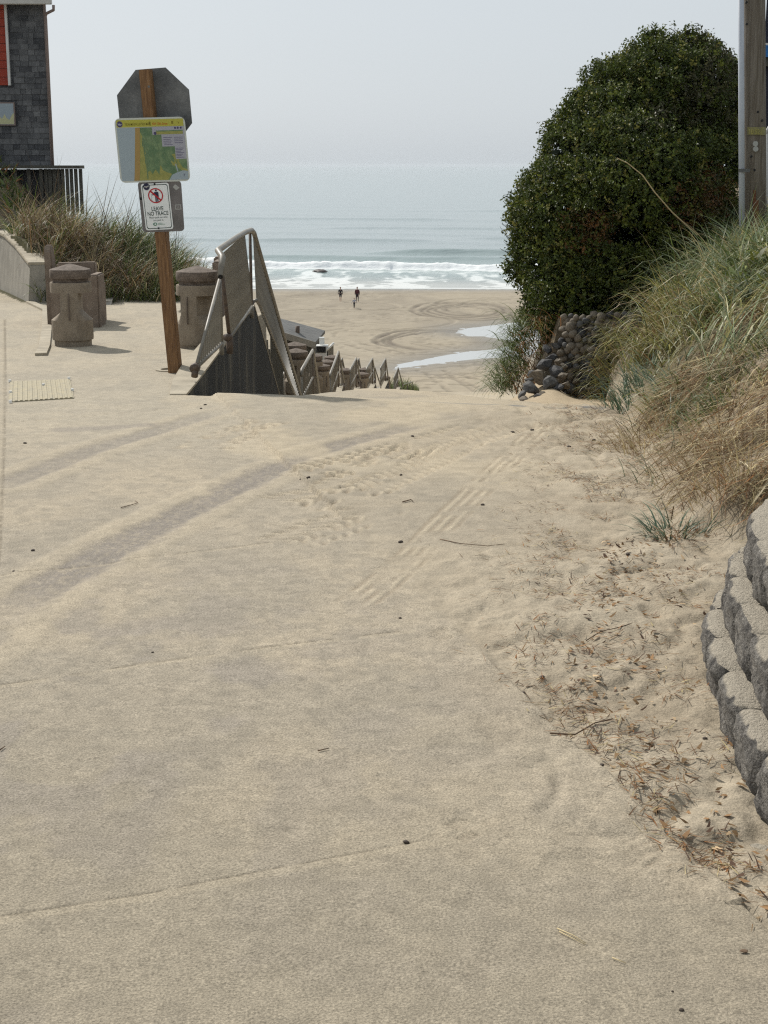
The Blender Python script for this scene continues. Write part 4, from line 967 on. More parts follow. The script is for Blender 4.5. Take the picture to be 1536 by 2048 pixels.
    text('lettering', fi, 'TSUNAMI EVACUATION MAP', .125, .095, .062, M['olive_ink'], .0030, mp, asp * .50, 'LEFT', .01)
    art('header_icon', fi, [rect(.487, .04, .512, .10)], M['olive_ink'], .0030, mp)
    text('lettering', fi, 'NW 15th Street', .535, .095, .062, M['orange_ink'], .0030, mp, asp * .60, 'LEFT', .01)
    art('header_icon', fi, [rect(.82, .035, .85, .085)], M['olive_ink'], .0030, mp)
    text('lettering', fi, '7', .94, .95, .06, M['badge'], .0042, mp, asp)
    text('lettering', fi, 'Y', .93, .085, .05, M['olive_ink'], .0030, mp, asp)
    # leave no trace
    ln, f, loop = panel('notice_sign', ((281, 368), (337, 365), (347, 458), (292, 461)), M['signwhite'], .004, .008, .045)
    asp = 93 / 56.
    inn = [(.5 + (u - .5) * .91, .5 + (v - .5) * .945) for u, v in loop]; inn2 = [(.5 + (u - .5) * .87, .5 + (v - .5) * .915) for u, v in loop]
    mb = MB()
    for i in range(len(inn)):
        j = (i + 1) % len(inn); mb.add([f(*inn[i], .0008), f(*inn[j], .0008), f(*inn2[j], .0008), f(*inn2[i], .0008)], [(0, 1, 2, 3)])
    mb.build('border', M['ink'], ln)
    cu, cv, r = .49, .265, .27; mb = MB(); n = 32
    for k in range(n):
        a, b2 = 2 * math.pi * k / n, 2 * math.pi * (k + 1) / n
        q = lambda rr, t: f(cu + rr * math.cos(t), cv + rr / asp * math.sin(t), .0014)
        mb.add([q(r, a), q(r, b2), q(r * .84, b2), q(r * .84, a)], [(0, 1, 2, 3)])
    d1 = r * .86 * .7071; mb.add([f(cu - d1 - .02, cv - d1 / asp + .012, .0024), f(cu - d1 + .02, cv - d1 / asp - .012, .0024), f(cu + d1 + .02, cv + d1 / asp - .012, .0024), f(cu + d1 - .02, cv + d1 / asp + .012, .0024)], [(0, 1, 2, 3)])
    mb.build('prohibition_ring', M['red'], ln)
    A = lambda u, v: (cu + u, cv + v / asp)
    art('litter_figure', f, [[A(.035 * math.cos(t / 8 * math.pi) + .03, .035 * math.sin(t / 8 * math.pi) - .18) for t in range(16)],
                             [A(-.04, -.13), A(.10, -.13), A(.11, -.10), A(.11, .05), A(.085, .05), A(.08, -.07), A(.085, .22), A(.04, .22), A(.035, .06), A(.025, .06), A(.02, .22), A(-.025, .22), A(-.02, -.05), A(-.05, -.02), A(-.15, -.02), A(-.15, -.045), A(-.06, -.045)]], M['person_ink'], .0018, ln)
    art('litter', f, [[A(-.16 + .012 * (k % 2), .02 + k * .045), A(-.145 + .012 * (k % 2), .02 + k * .045), A(-.145, .045 + k * .045), A(-.16, .045 + k * .045)] for k in range(4)], M['person_ink'], .0018, ln)
    text('lettering', f, 'LEAVE', .5, .585, .125, M['ink'], .0014, ln, asp * .76, bold=.012)
    text('lettering', f, 'NO TRACE', .5, .69, .125, M['ink'], .0014, ln, asp * .74, bold=.012)
    text('lettering', f, 'Please pack out what', .5, .748, .056, M['ink'], .0014, ln, asp * .84)
    text('lettering', f, 'you pack in.', .5, .808, .056, M['ink'], .0014, ln, asp * .84)
    art('logo', f, [disc(.36, .875, .075, .035), ], M['green_ink'], .0014, ln); art('logo_cut', f, [disc(.36, .875, .045, .018), rect(.33, .862, .345, .888)], M['signwhite'], .0022, ln)
    text('lettering', f, 'PARKS &', .46, .872, .032, M['green_ink'], .0014, ln, asp * .8, 'LEFT')
    text('lettering', f, 'RECREATION', .46, .897, .032, M['green_ink'], .0014, ln, asp * .8, 'LEFT')
    art('round_sticker', f, [disc(.20, .065, .115, .075)], M['person_ink'], .0030, ln)
    art('sticker_print', f, [[(.12, .045), (.17, .055), (.23, .052), (.29, .035), (.27, .075), (.24, .07), (.20, .095), (.16, .075), (.13, .08)]], M['stickr'], .0040, ln)
    for u, v in ((.5, .02), (.47, .965)): MB().tube([f(u, v, .0), f(u, v, .008)], .009, 8).build('bolt', M['black'], ln)
signs()
# ground collar round the post foot
g = G(345, 741); o = link('utility_cover', None) if 0 else None
mb = MB(); c = Vector((g.x - .02, g.y + .02, gz(g.x, g.y) + .012))
ringm = MB(); n = 24
for k in range(n):
    a, b2 = 2 * math.pi * k / n, 2 * math.pi * (k + 1) / n
    q = lambda r, t, z: c + Vector((r * math.cos(t), r * math.sin(t) * 1.0, z))
    ringm.add([q(.10, a, 0), q(.15, a, 0), q(.15, b2, 0), q(.10, b2, 0), q(.10, a, -.03), q(.15, a, -.03), q(.15, b2, -.03), q(.10, b2, -.03)], [(0, 1, 2, 3), (1, 5, 6, 2), (0, 3, 7, 4)])
o = ringm.build('post_collar', M['conc_cap']); tag(o, 'pale round collar set in the concrete around the foot of the sign post', 'collar')

# ------------------------------------------------------------------ house on the left
def house():
    Y = 35.0; root = empty('shingle_house', (W(60, 330, Y).x, Y, 1.5), 'grey shingled house with white trim at the upper left edge', 'house')
    xr_ = W(103, 330, Y).x; xl = -18.0; zb = W(60, 332, Y).z; zt = W(60, 8, Y).z
    MB().hexa([(xl, Y, zb), (xr_, Y, zb), (xr_ - 2.6, Y + 8, zb), (xl, Y + 8, zb), (xl, Y, zt), (xr_, Y, zt), (xr_ - 2.6, Y + 8, zt), (xl, Y + 8, zt)]).build('wall', M['shingle3'], root)
    # shingles, course by course
    ch = .121; z = zb; row = 0; xw = W(0, 200, Y).x - .45; stuff = MB(); cnt = 0
    wx0, wx1 = W(-30, 200, Y).x, W(30, 210, Y).x; wz0, wz1 = W(0, 251, Y).z, W(0, 205, Y).z
    rxx, rz0 = W(14, 100, Y).x, W(10, 171, Y).z
    while z < zt - .02:
        x = xr_ - .012; r2 = random.Random(row)
        while x > xl:
            wd = r2.uniform(.11, .26); x0 = max(x - wd, xl)
            hidden = (x > wx0 and x0 < wx1 and z + ch > wz0 and z < wz1) or (x0 < rxx and z + ch > rz0)
            if not hidden:
                t = r2.uniform(.012, .020); dzz = r2.uniform(-.006, .004)
                vis = x > xw
                mb = MB() if vis else stuff
                mb.hexa([(x0 + .004, Y - t, z + dzz), (x - .004, Y - t, z + dzz), (x - .004, Y - .001, z + dzz), (x0 + .004, Y - .001, z + dzz), (x0 + .004, Y - .004, z + ch + .02), (x - .004, Y - .004, z + ch + .02), (x - .004, Y - .001, z + ch + .02), (x0 + .004, Y - .001, z + ch + .02)])
                if vis and cnt < 299: mb.build('shingle', M[r2.choice(['shingle', 'shingle', 'shingle2', 'shingle3'])], root); cnt += 1
                elif vis: stuff.v += []; b0 = len(stuff.v); stuff.add(mb.v, mb.f)
            x = x0
        z += ch; row += 1
    o = stuff.build('shingles', M['shingle'], root); o['kind'] = 'stuff'
    # red siding bay and white trim strip
    red = MB(); zz = rz0
    while zz < zt:
        MB().box(((xl + rxx) / 2, Y - .02, zz + .09), (rxx - xl, .035, .17)).build('siding_board', M['redwall'], root); zz += .18
    a, b2 = W(14, 171, Y - .06), W(5, 0, Y - .06)
    MB().hexa([(rxx, Y - .07, rz0), (rxx + .055, Y - .07, rz0), (rxx + .055, Y, rz0), (rxx, Y, rz0), (rxx, Y - .07, zt), (rxx + .055, Y - .07, zt), (rxx + .055, Y, zt), (rxx, Y, zt)]).build('trim_board', M['trim'], root)
    # window
    f_ = MB().box(((wx0 + wx1) / 2, Y - .03, (wz0 + wz1) / 2), (wx1 - wx0, .06, wz1 - wz0)).build('window_frame', M['gutter'], root)
    MB().box(((wx0 + wx1) / 2, Y - .063, (wz0 + wz1) / 2), (wx1 - wx0 - .05, .008, wz1 - wz0 - .05)).build('pane', M['glass'], f_)
    mb = MB(); y2 = Y - .069
    for pts in ([(0, 218), (8, 214), (14, 222), (0, 232)],):
        pass
    cl = [(-8, 240), (-2, 232), (4, 238), (9, 228), (13, 236), (19, 240), (24, 229), (28, 226), (28, 248), (-8, 248)]
    MB().prism([W(px, py, y2) for px, py in cl], (0, .002, 0)).build('window_reflection', M['mapsand2'] if 'mapsand2' in M else mat('pale_yellow_reflection', (.42, .42, .25), .5), f_)  # yellow peaks mirrored in the glass, painted on as a flat shape
    # corner post, downspout, tall flue boards
    MB().box((xr_ + .02, Y - .02, (zb + zt) / 2), (.05, .06, zt - zb)).build('corner_board', M['gutter'], root)
    gx = W(104, 20, Y - .1).x
    zg = W(60, 10, Y).z
    MB().hexa([(xl, Y - .42, zg), (gx + .05, Y - .42, zg - .02), (gx + .05, Y - .28, zg - .02), (xl, Y - .28, zg), (xl, Y - .46, zg + .12), (gx + .05, Y - .46, zg + .10), (gx + .05, Y - .28, zg + .10), (xl, Y - .28, zg + .12)]).build('gutter', M['trim'], root, bevel=.01)
    MB().hexa([(xl, Y - .28, zg), (xr_ + .02, Y - .28, zg), (xr_ + .02, Y, zg), (xl, Y, zg), (xl, Y - .28, zg + .03), (xr_ + .02, Y - .28, zg + .03), (xr_ + .02, Y, zg + .03), (xl, Y, zg + .03)]).build('soffit', M['trim'], root)
    MB().tube([W(107, 10, Y - .35), W(107, 20, Y - .35), W(93, 27, Y - .08), W(91, 32, Y - .06), (xr_ + .045, Y - .06, W(90, 40, Y).z), (xr_ + .045, Y - .06, zb)], .032, 8).build('downspout', M['gutter'], root, True)
    # roof
    MB().hexa([(xl, Y - .45, zg + .13), (gx + .02, Y - .45, zg + .12), (xr_ - 1.2, Y + 4, zg + 2.6), (xl, Y + 4, zg + 2.6), (xl, Y - .45, zg + .19), (gx + .02, Y - .45, zg + .18), (xr_ - 1.2, Y + 4, zg + 2.68), (xl, Y + 4, zg + 2.68)]).build('roof', M['roof'], root)
    # flue boards at the far corner
    z1 = W(104, 158, Y + 1).z; z0 = W(110, 330, Y + 1).z
    for i, (px, wd, mm) in enumerate(((104.5, .06, 'trim'), (109, .07, 'gutter'), (113, .06, 'trim'))):
        xx = W(px + 5, 240, Y + 1).x; MB().box((xx - .02, Y + .06, (z0 + z1) / 2), (wd, .10, z1 - z0)).build('corner_batten', M[mm], root)
    # deck and skirt below
    d0 = W(160, 334, Y - .6)
    MB().box(((xl + d0.x) / 2, Y - .35, d0.z - .0), (d0.x - xl, .5, .07)).build('deck_edge', M['deck'], root)
    for i in range(30):
        px = 160 - i * 8.6 - random.uniform(0, 2); xx = W(px, 340, Y - .5).x; hgt = random.uniform(.9, 1.1)
        if i > 8 and i % 3: continue
        MB().box((xx, Y - .45 + random.uniform(-.03, .03), d0.z - .04 - hgt / 2), (.075, .04, hgt)).build('skirt_board', M['deck'], root)
    MB().box(((xl + d0.x) / 2 - .25, Y - .2, d0.z - .6), (d0.x - xl - .5, .05, 1.1)).build('under_wall', M['shingle3'], root)
    MB().box((W(70, 352, Y).x, Y + .04, W(70, 352, Y).z), (.22, .05, .3)).build('access_hatch', M['redwall'], root)
house()

# ------------------------------------------------------------------ beach hut with slanted roof beyond the stairs
def hut():
    Y = 60; root = empty('beach_shelter', (W(600, 700, Y).x, Y, -8.0), 'low hut with a sloping weathered grey roof beyond the stairs', 'hut')
    P = lambda px, py, dy=0: W(px, py, Y + dy)
    q = [P(540, 656), P(631, 684), P(650, 661, 2.2), P(540, 631, 2.2)]; u = Vector((0, 0, .12))
    MB().hexa([p - u for p in q] + q).build('roof', M['greyroof'], root)
    MB().hexa([q[0] - u * 2.2 + Vector((0, -.04, 0)), q[1] - u * 2.2 + Vector((0, -.04, 0)), q[1] - u * 2.2, q[0] - u * 2.2, q[0] + Vector((0, -.04, 0)), q[1] + Vector((0, -.04, 0)), q[1], q[0]]).build('fascia_board', M['conc'], root)
    MB().hexa([Vector((a.x, a.y, -8.6)) for a in (P(540, 690, .3), P(626, 690, .3), P(640, 690, 2), P(540, 690, 2))] + [P(540, 660, .3), P(626, 688, .3), P(640, 680, 2), P(540, 650, 2)]).build('wall', M['deck'], root)
    MB().tube([P(595, 681, .6), P(595, 652, .6)], .09, 8).build('vent_pipe', M['rail_dark'], root, True)
hut()
def kiosk():
    Y = 57.0; P = lambda px, py, dy=0: W(px, py, Y + dy)
    a, b_ = P(632, 710), P(656, 692); root = empty('kiosk', (a.x, Y, a.z), 'white box with a black front panel beside the hut roof', 'kiosk')
    MB().box(((a.x + b_.x) / 2, Y + .3, (P(640, 745).z + b_.z) / 2), (b_.x - a.x, .6, b_.z - P(640, 745).z)).build('cabinet', M['trim'], root, bevel=.01)
    MB().box((P(642, 699).x, Y - .012, P(642, 699).z), (.36, .02, .24)).build('screen', M['black'], root)
    MB().box((P(643, 683).x, Y + .4, (P(643, 675).z + b_.z) / 2), (.2, .2, (P(643, 675).z - b_.z) * .8)).build('hood', M['signwhite'], root, bevel=.01)
    root = empty('handrail', P(662, 745), 'short white slanted handrail panel right of the white kiosk', 'railing')
    MB().tube([P(653, 701), P(668, 686)], .045, 8).build('top_rail', M['signwhite'], root, True)
    MB().prism([P(654, 702), P(667, 689), P(667, 740), P(654, 740)], (0, .04, 0)).build('panel', M['rail'], root)
kiosk()

# ------------------------------------------------------------------ utility pole
def pole():
    Y = 13.8; a = W(1512, 520, Y); b_ = W(1507, -160, Y); root = empty('utility_pole', (a.x, Y, gz(a.x, Y)), 'weathered wooden utility pole with yellow number tag at the right edge', 'utility pole')
    a.z = gz(a.x, Y) - .2; top = a + (b_ - a).normalized() * 8.5
    MB().tube([a.lerp(top, k / 8) for k in range(9)], .106, 18, r2=.080).build('pole', M['pole'], root, True)
    f = lambda px, py, r=.108: W(px, py, Y - r)
    def band(name, py0, py1, p0, p1, m, off=.113):
        cx = lambda py: a.x + (top.x - a.x) * (W(1500, py, Y).z - a.z) / (top.z - a.z)
        mb = MB(); n = 8
        for k in range(n):
            vs = []
            for kk in (k, k + 1):
                for py in (py0, py1):
                    c = cx(py); px = p0 + (p1 - p0) * kk / n; t = (px - 1511) / 23.; t = max(-.98, min(.98, t)); th = math.asin(t); rr = off - .024 * (W(1500, py, Y).z - a.z) / 8.
                    vs.append((c + rr * math.sin(th), Y - rr * math.cos(th), W(px, py, Y - .13).z))
            mb.add([vs[0], vs[2], vs[3], vs[1]], [(0, 1, 2, 3)])
        return mb.build(name, m, root)
    tg = band('number_tag', 254, 270, 1494, 1529, M['tagy'])
    cu = bpy.data.curves.new('txt', 'FONT'); cu.body = '10 521'; cu.size = .058; cu.extrude = .001; to = bpy.data.objects.new('t', cu); COL.objects.link(to); bpy.context.view_layer.update()
    me = bpy.data.meshes.new_from_object(to.evaluated_get(bpy.context.evaluated_depsgraph_get())); bpy.data.objects.remove(to)
    o0 = W(1497, 268, Y - .122)
    for v in me.vertices: x = v.co.x; v.co = Vector((o0.x + x * .75, o0.y + .12 * ((x - .1) ** 2) * 3 - v.co.z, o0.z + v.co.y))
    o = link('lettering', me, None, tg); me.materials.clear(); me.materials.append(mat('tag_ink', (.30, .27, .07), .6)); o.matrix_parent_inverse = tg.matrix_world.inverted()
    for px, py in ((1510.5, 287.5), (1511, 298)):
        c = f(px, py, .106); MB().tube([c, c + Vector((0, -.012, 0))], .024, 10).build('nail_cap', M['stickr'], root)
    for px, py in ((1493, 5), (1493.5, 48), (1515.5, 224), (1524.5, 241), (1502.5, 313), (1509, 340), (1515, 440)):
        c = f(px, py, .098); MB().tube([c + Vector((0, .01, 0)), c + Vector((0, -.004, 0))], .011, 8).build('bolt_hole', M['black'], root)
    band('rust_stain', 380, 430, 1503, 1508, M['pole_rust'], .1125); band('rust_stain', 400, 462, 1504, 1513, M['pole_rust'], .111)
    # conduit in front-left
    c0 = W(1482.5, 560, Y - .1); c1 = W(1482.5, -150, Y - .1)
    dv = (top - a).normalized(); c0 = W(1484, 500, Y - .1); c1 = c0 + Vector((-.015, 0, 1)).normalized() * 8
    c1 = W(1482, 0, Y - .1); c1 = c0 + (c1 - c0) * 1.3; c0 = c0 - (c1 - c0) * .1
    MB().tube([c0, c1], .027, 12).build('conduit', M['pvc'], root, True)
    s = W(1484, 341, Y - .135)
    MB().box(s + Vector((.02, -.004, 0)), (.10, .006, .03)).build('strap', M['alum'], root)
pole()
# building glimpsed behind the pole
def rbuild():
    Y = 24.0; x0 = W(1528, 100, Y).x; root = empty('beach_house', (x0, Y, .3), 'dark house with blue band seen in a sliver right of the pole', 'house')
    def bx(name, p0, p1, m, y0=0., dep=4.):
        a = W(0, p0, Y + y0).z; b2 = W(0, p1, Y + y0).z
        xa = x0 * (Y + y0) / Y; xb = x0 * (Y + y0 + dep) / Y + .1
        MB().hexa([(xa, Y + y0, a), (xa + 6, Y + y0, a), (xb + 6, Y + y0 + dep, a), (xb, Y + y0 + dep, a), (xa, Y + y0, b2), (xa + 6, Y + y0, b2), (xb + 6, Y + y0 + dep, b2), (xb, Y + y0 + dep, b2)]).build(name, M[m], root)
    bx('upper_wall', 88, -140, 'navy', .1); bx('balcony_trim', 90, 86, 'trim', -.05, .1); bx('fascia_board', 114, 90, 'blue', .02); bx('beam', 132, 115, 'deck', .1); bx('lower_wall', 256, 133, 'navy', .25); bx('stucco_wall', 520, 257, 'stucco', .12)
    MB().box((x0 + .55, Y - .02, W(0, 60, Y).z), (.6, .04, .7)).build('window', M['glass'], root)
    MB().tube([W(1533, 270, Y - .2), W(1533, 262, Y - .2), W(1537, 254, Y - .2), W(1550, 254, Y - .2)], .018, 8).tube([W(1533, 520, Y - .2), W(1533, 268, Y - .2)], .02, 8).build('service_pipe', M['trim'], root, True)
rbuild()

# ------------------------------------------------------------------ segmental block wall (right foreground)
def block_wall():
    root = empty('block_wall', (1.1, 4.5, -.1), 'curved low retaining wall of rough grey split face blocks, lower right corner', 'retaining wall')
    ctrl = [Vector((1.14, 2.3)), Vector((1.13, 3.0)), Vector((1.14, 3.7)), Vector((1.17, 4.2)), Vector((1.22, 4.73)), Vector((1.31, 5.25)), Vector((1.48, 5.62)), Vector((1.78, 5.9)), Vector((2.2, 6.1)), Vector((2.9, 6.15))]
    # arc-length table
    pts = []
    for i in range(len(ctrl) - 1):
        p0, p1, p2, p3 = ctrl[max(i - 1, 0)], ctrl[i], ctrl[i + 1], ctrl[min(i + 2, len(ctrl) - 1)]
        for k in range(10):
            t = k / 10; pts.append(.5 * ((2 * p1) + (-p0 + p2) * t + (2 * p0 - 5 * p1 + 4 * p2 - p3) * t * t + (-p0 + 3 * p1 - 3 * p2 + p3) * t ** 3))
    S = [0]
    for a, c in zip(pts[:-1], pts[1:]): S.append(S[-1] + (c - a).length)
    def at(s):
        for i in range(len(S) - 1):
            if S[i + 1] >= s:
                f = (s - S[i]) / (S[i + 1] - S[i]); p = pts[i].lerp(pts[i + 1], f); d = (pts[i + 1] - pts[i]).normalized(); return p, d
        return pts[-1], (pts[-1] - pts[-2]).normalized()
    H = .175; Lb = .37; k = 0
    for course in range(-1, 3):
        s = .05 + (course % 2) * Lb / 2
        while s < S[-1] - Lb:
            p, d = at(s + Lb / 2); nrm = Vector((-d.y, d.x))     # outward: to the left of travel
            sb = .065 * course
            zc = -.025 * p.y + (course + .5) * H - .03
            c = Vector((p.x, p.y, zc)) - Vector((nrm.x, nrm.y, 0)) * (sb + .02)
            bm = bmesh.new(); bmesh.ops.create_grid(bm, x_segments=8, y_segments=5, size=.5)
            rs = random.Random(k)
            # face sheet wrapped round: build a full box instead, subdivided
            bm.free(); bm = bmesh.new(); bmesh.ops.create_cube(bm, size=1)
            bmesh.ops.subdivide_edges(bm, edges=bm.edges[:], cuts=8, use_grid_fill=True)
            off = Vector((rs.uniform(0, 50), rs.uniform(0, 50), 0))
            for v in bm.verts:
                x, y, z = v.co  # x along, y outward(+), z up
                taper = 1 - .10 * (.5 - y)
                # round edges
                ex = abs(x) * 2; ez = abs(z) * 2; ey = (y + .5)
                bulge = .012 * (1 - ex ** 4) * (1 - ez ** 4 * .6) + .0
                corner = max(0, ex - .86) / .14; cz = max(0, ez - .87) / .13
                yy = y * .28 + (bulge * ey if y > .2 else 0) - (.026 * corner ** 2 + .010 * cz ** 2) * ey
                nz = (mnoise.fractal(Vector((x * 3, y * 3, z * 2)) + off, 1, 2, 4) * .016 + mnoise.noise(Vector((x * 9, y * 9, z * 6)) + off) * .010) * ey
                P = Vector((x * (Lb - .008) * taper * (1 - .03 * cz), yy + nz, z * (H - .004) - (.012 * corner * (1 if z > 0 else -1)) * ey + (nz * .35 if abs(z) > .49 else 0)))
                v.co = P
            ang = math.atan2(d.y, d.x)
            bm.normal_update()
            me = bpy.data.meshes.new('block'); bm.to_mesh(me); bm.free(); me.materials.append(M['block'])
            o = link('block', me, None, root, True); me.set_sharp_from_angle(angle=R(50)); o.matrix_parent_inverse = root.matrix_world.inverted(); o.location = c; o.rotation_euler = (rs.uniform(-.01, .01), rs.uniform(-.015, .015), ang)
            s += Lb; k += 1
block_wall()

# ------------------------------------------------------------------ blade generator
def blades(name, base, length, width, lean_dir, lean, droop, cols, m, seg=5, parent=None, smooth=False, twist=.6):
    """base Nx3, every array length N; blades bend over from upright"""
    N = len(base); t = np.linspace(0, 1, seg + 1)
    ang = lean[:, None] + droop[:, None] * t[None, :] ** 1.3           # angle from vertical along the blade
    dl = (length / seg)[:, None]
    h = np.cumsum(np.sin(ang) * dl, 1) - np.sin(ang[:, :1]) * dl; z = np.cumsum(np.cos(ang) * dl, 1) - np.cos(ang[:, :1]) * dl
    cx, cy = np.cos(lean_dir)[:, None], np.sin(lean_dir)[:, None]
    side = rng.uniform(-1, 1, (N, 1)) * .15 * length[:, None] * t[None, :] ** 2
    X = base[:, :1] + h * cx - side * cy; Y = base[:, 1:2] + h * cy + side * cx; Z = base[:, 2:3] + z
    tw = rng.uniform(0, np.pi, N)[:, None]
    wx = np.cos(tw); wy = np.sin(tw)
    wd = width[:, None] * (1 - t[None, :] ** 2.2) * .5
    A = np.stack([X - wx * wd, Y - wy * wd, Z], -1); Bv = np.stack([X + wx * wd, Y + wy * wd, Z], -1)
    V = np.stack([A, Bv], 2).reshape(N, -1, 3)                          # N, 2*(seg+1), 3
    idx = np.arange(seg)[:, None] * 2 + np.array([[0, 1, 3, 2]]); Q = (np.arange(N)[:, None, None] * (2 * (seg + 1)) + idx[None]).reshape(-1, 4)
    shade = (.85 + .3 * t)[None, :, None, None]
    C = np.repeat(np.repeat(cols[:, None, None, :], seg + 1, 1), 2, 2) * np.ones((1, seg + 1, 1, 1))
    me = fastmesh(name, V.reshape(-1, 3), Q, C.reshape(-1, 3), smooth=True)
    return link(name, me, m, parent)
def clump(nt_, m, x0, x1, y0, y1, spread, ok):
    cx = rng.uniform(x0, x1, nt_); cy = rng.uniform(y0, y1, nt_); k = ok(cx, cy); cx, cy = cx[k], cy[k]; q = len(cx)
    size = rng.uniform(.5, 1.35, q); x = np.repeat(cx, m) + rng.normal(0, spread, q * m) * np.repeat(size, m); y = np.repeat(cy, m) + rng.normal(0, spread, q * m) * np.repeat(size, m)
    return x, y, np.repeat(rng.normal(0, 1, q), m), np.repeat(rng.uniform(.7, 1.35, q), m), np.repeat(size, m), np.repeat(rng.random(q), m)
def pick(cols, p, n, var=.18):
    c = np.array(cols)[rng.choice(len(cols), n, p=p)]; return np.clip(c * (1 + rng.normal(0, var, (n, 1))), .004, .9)
GREEN = (.10, .135, .032); GREY = (.19, .22, .11); OLIVE = (.15, .145, .05); STRAW = (.40, .33, .18); BROWN = (.19, .12, .06); RUST = (.25, .115, .045); PALE = (.42, .41, .28); DKG = (.04, .06, .022)
def landv(x, y): return land(x, y)

# left dune grass
def left_grass():
    x, y, td, tone, tsz, tr = clump(620, 30, -10.5, -2.95, 24.95, 29.5, .13, lambda a, b: fbm(a * 1.5, b * 1.5, 201, 2) > .34); n = len(x)
    k = (y > 24.92) & (x < -2.9); x, y, td, tone, tsz, tr = [q[k] for q in (x, y, td, tone, tsz, tr)]
    # stay behind the curved wall
    wl = np.interp(x, [-13, -7.4, -6.1, -5.7], [36, 29.8, 26.2, 24.9]); k = (y > wl); x, y, td, tone, tsz, tr = [q[k] for q in (x, y, td, tone, tsz, tr)]; n = len(x)
    z = landv(x, y)
    L = rng.uniform(.55, 1.15, n) * (.6 + .4 * tsz) * np.interp(x, [-13, -5, -3.6, -3], [1, 1, .8, .45]) * (1.1 - .35 * (y < 25.4))
    dead = ss(.5, .6, fbm(x * .9, y * .9, 203, 3))
    c = pick([GREEN, GREY, OLIVE, STRAW, DKG], [.46, .10, .15, .05, .24], n); cd = pick([STRAW, BROWN, (.27, .21, .15), GREEN], [.22, .3, .33, .15], n)
    c = np.where((.5 * rng.random(n) + .5 * tr < dead * .8)[:, None], cd, c) * tone[:, None]
    d = -.3 + td * 1.0 + rng.normal(0, .7, n)
    o = blades('dune_grass', np.stack([x, y, z], 1), L, rng.uniform(.008, .018, n), d, np.abs(rng.normal(.15, .2, n)), np.abs(rng.normal(1.5, .5, n)), c, M['grass'], 5)
    tag(o, 'tall mixed green and tan dune grass covering the mound left of the stairs', 'grass', kind='stuff')
    # low leafy cover left, under the house
    n = 9000; x = rng.uniform(-13, -5.2, n); y = rng.uniform(28, 34, n); k = x > np.interp(y, [28, 28.8, 31, 34], [-6.5, -6.8, -7.6, -9.0]); x, y = x[k], y[k]; n = len(x); z = landv(x, y) + rng.uniform(0, .45, n)
    c = pick([GREEN, (.10, .13, .03), RUST, DKG], [.45, .2, .12, .23], n)
    o = blades('leafy_groundcover', np.stack([x, y, z], 1), rng.uniform(.1, .3, n), rng.uniform(.03, .06, n), rng.uniform(0, 6.3, n), rng.uniform(.2, 1.2, n), rng.uniform(0, 1, n), c, M['grass'], 2)
    tag(o, 'dark leafy undergrowth beneath the shingled house', 'undergrowth', kind='stuff')
    # seed stems standing above
    n = 46; x = rng.uniform(-5.9, -3.5, n); y = rng.uniform(25.5, 27.5, n); z = landv(x, y)
    o = blades('seed_stems', np.stack([x, y, z], 1), rng.uniform(1.3, 1.75, n), np.full(n, .016), rng.choice([0, 3.1], n) + rng.normal(0, .3, n), rng.uniform(.0, .25, n), rng.uniform(.0, .35, n), pick([(.07, .05, .03), (.14, .11, .06)], [.6, .4], n), M['grass'], 5)
    tag(o, 'tall dark upright stems sticking out of the dune grass behind the sign', 'stems', kind='stuff')
    # feathery wisps
    n = 60; x = rng.uniform(-3.9, -3.0, n); y = rng.uniform(24.9, 26, n); z = landv(x, y) + .2
    o = blades('wispy_grass', np.stack([x, y, z], 1), rng.uniform(.7, 1.1, n), np.full(n, .005), rng.normal(0, .4, n), rng.uniform(.0, .4, n), rng.uniform(1.4, 2.4, n), pick([STRAW, PALE], [.6, .4], n), M['grass'], 7)
    tag(o, 'thin pale wisps of grass arching over the surf right of the post', 'grass', kind='stuff')
left_grass()

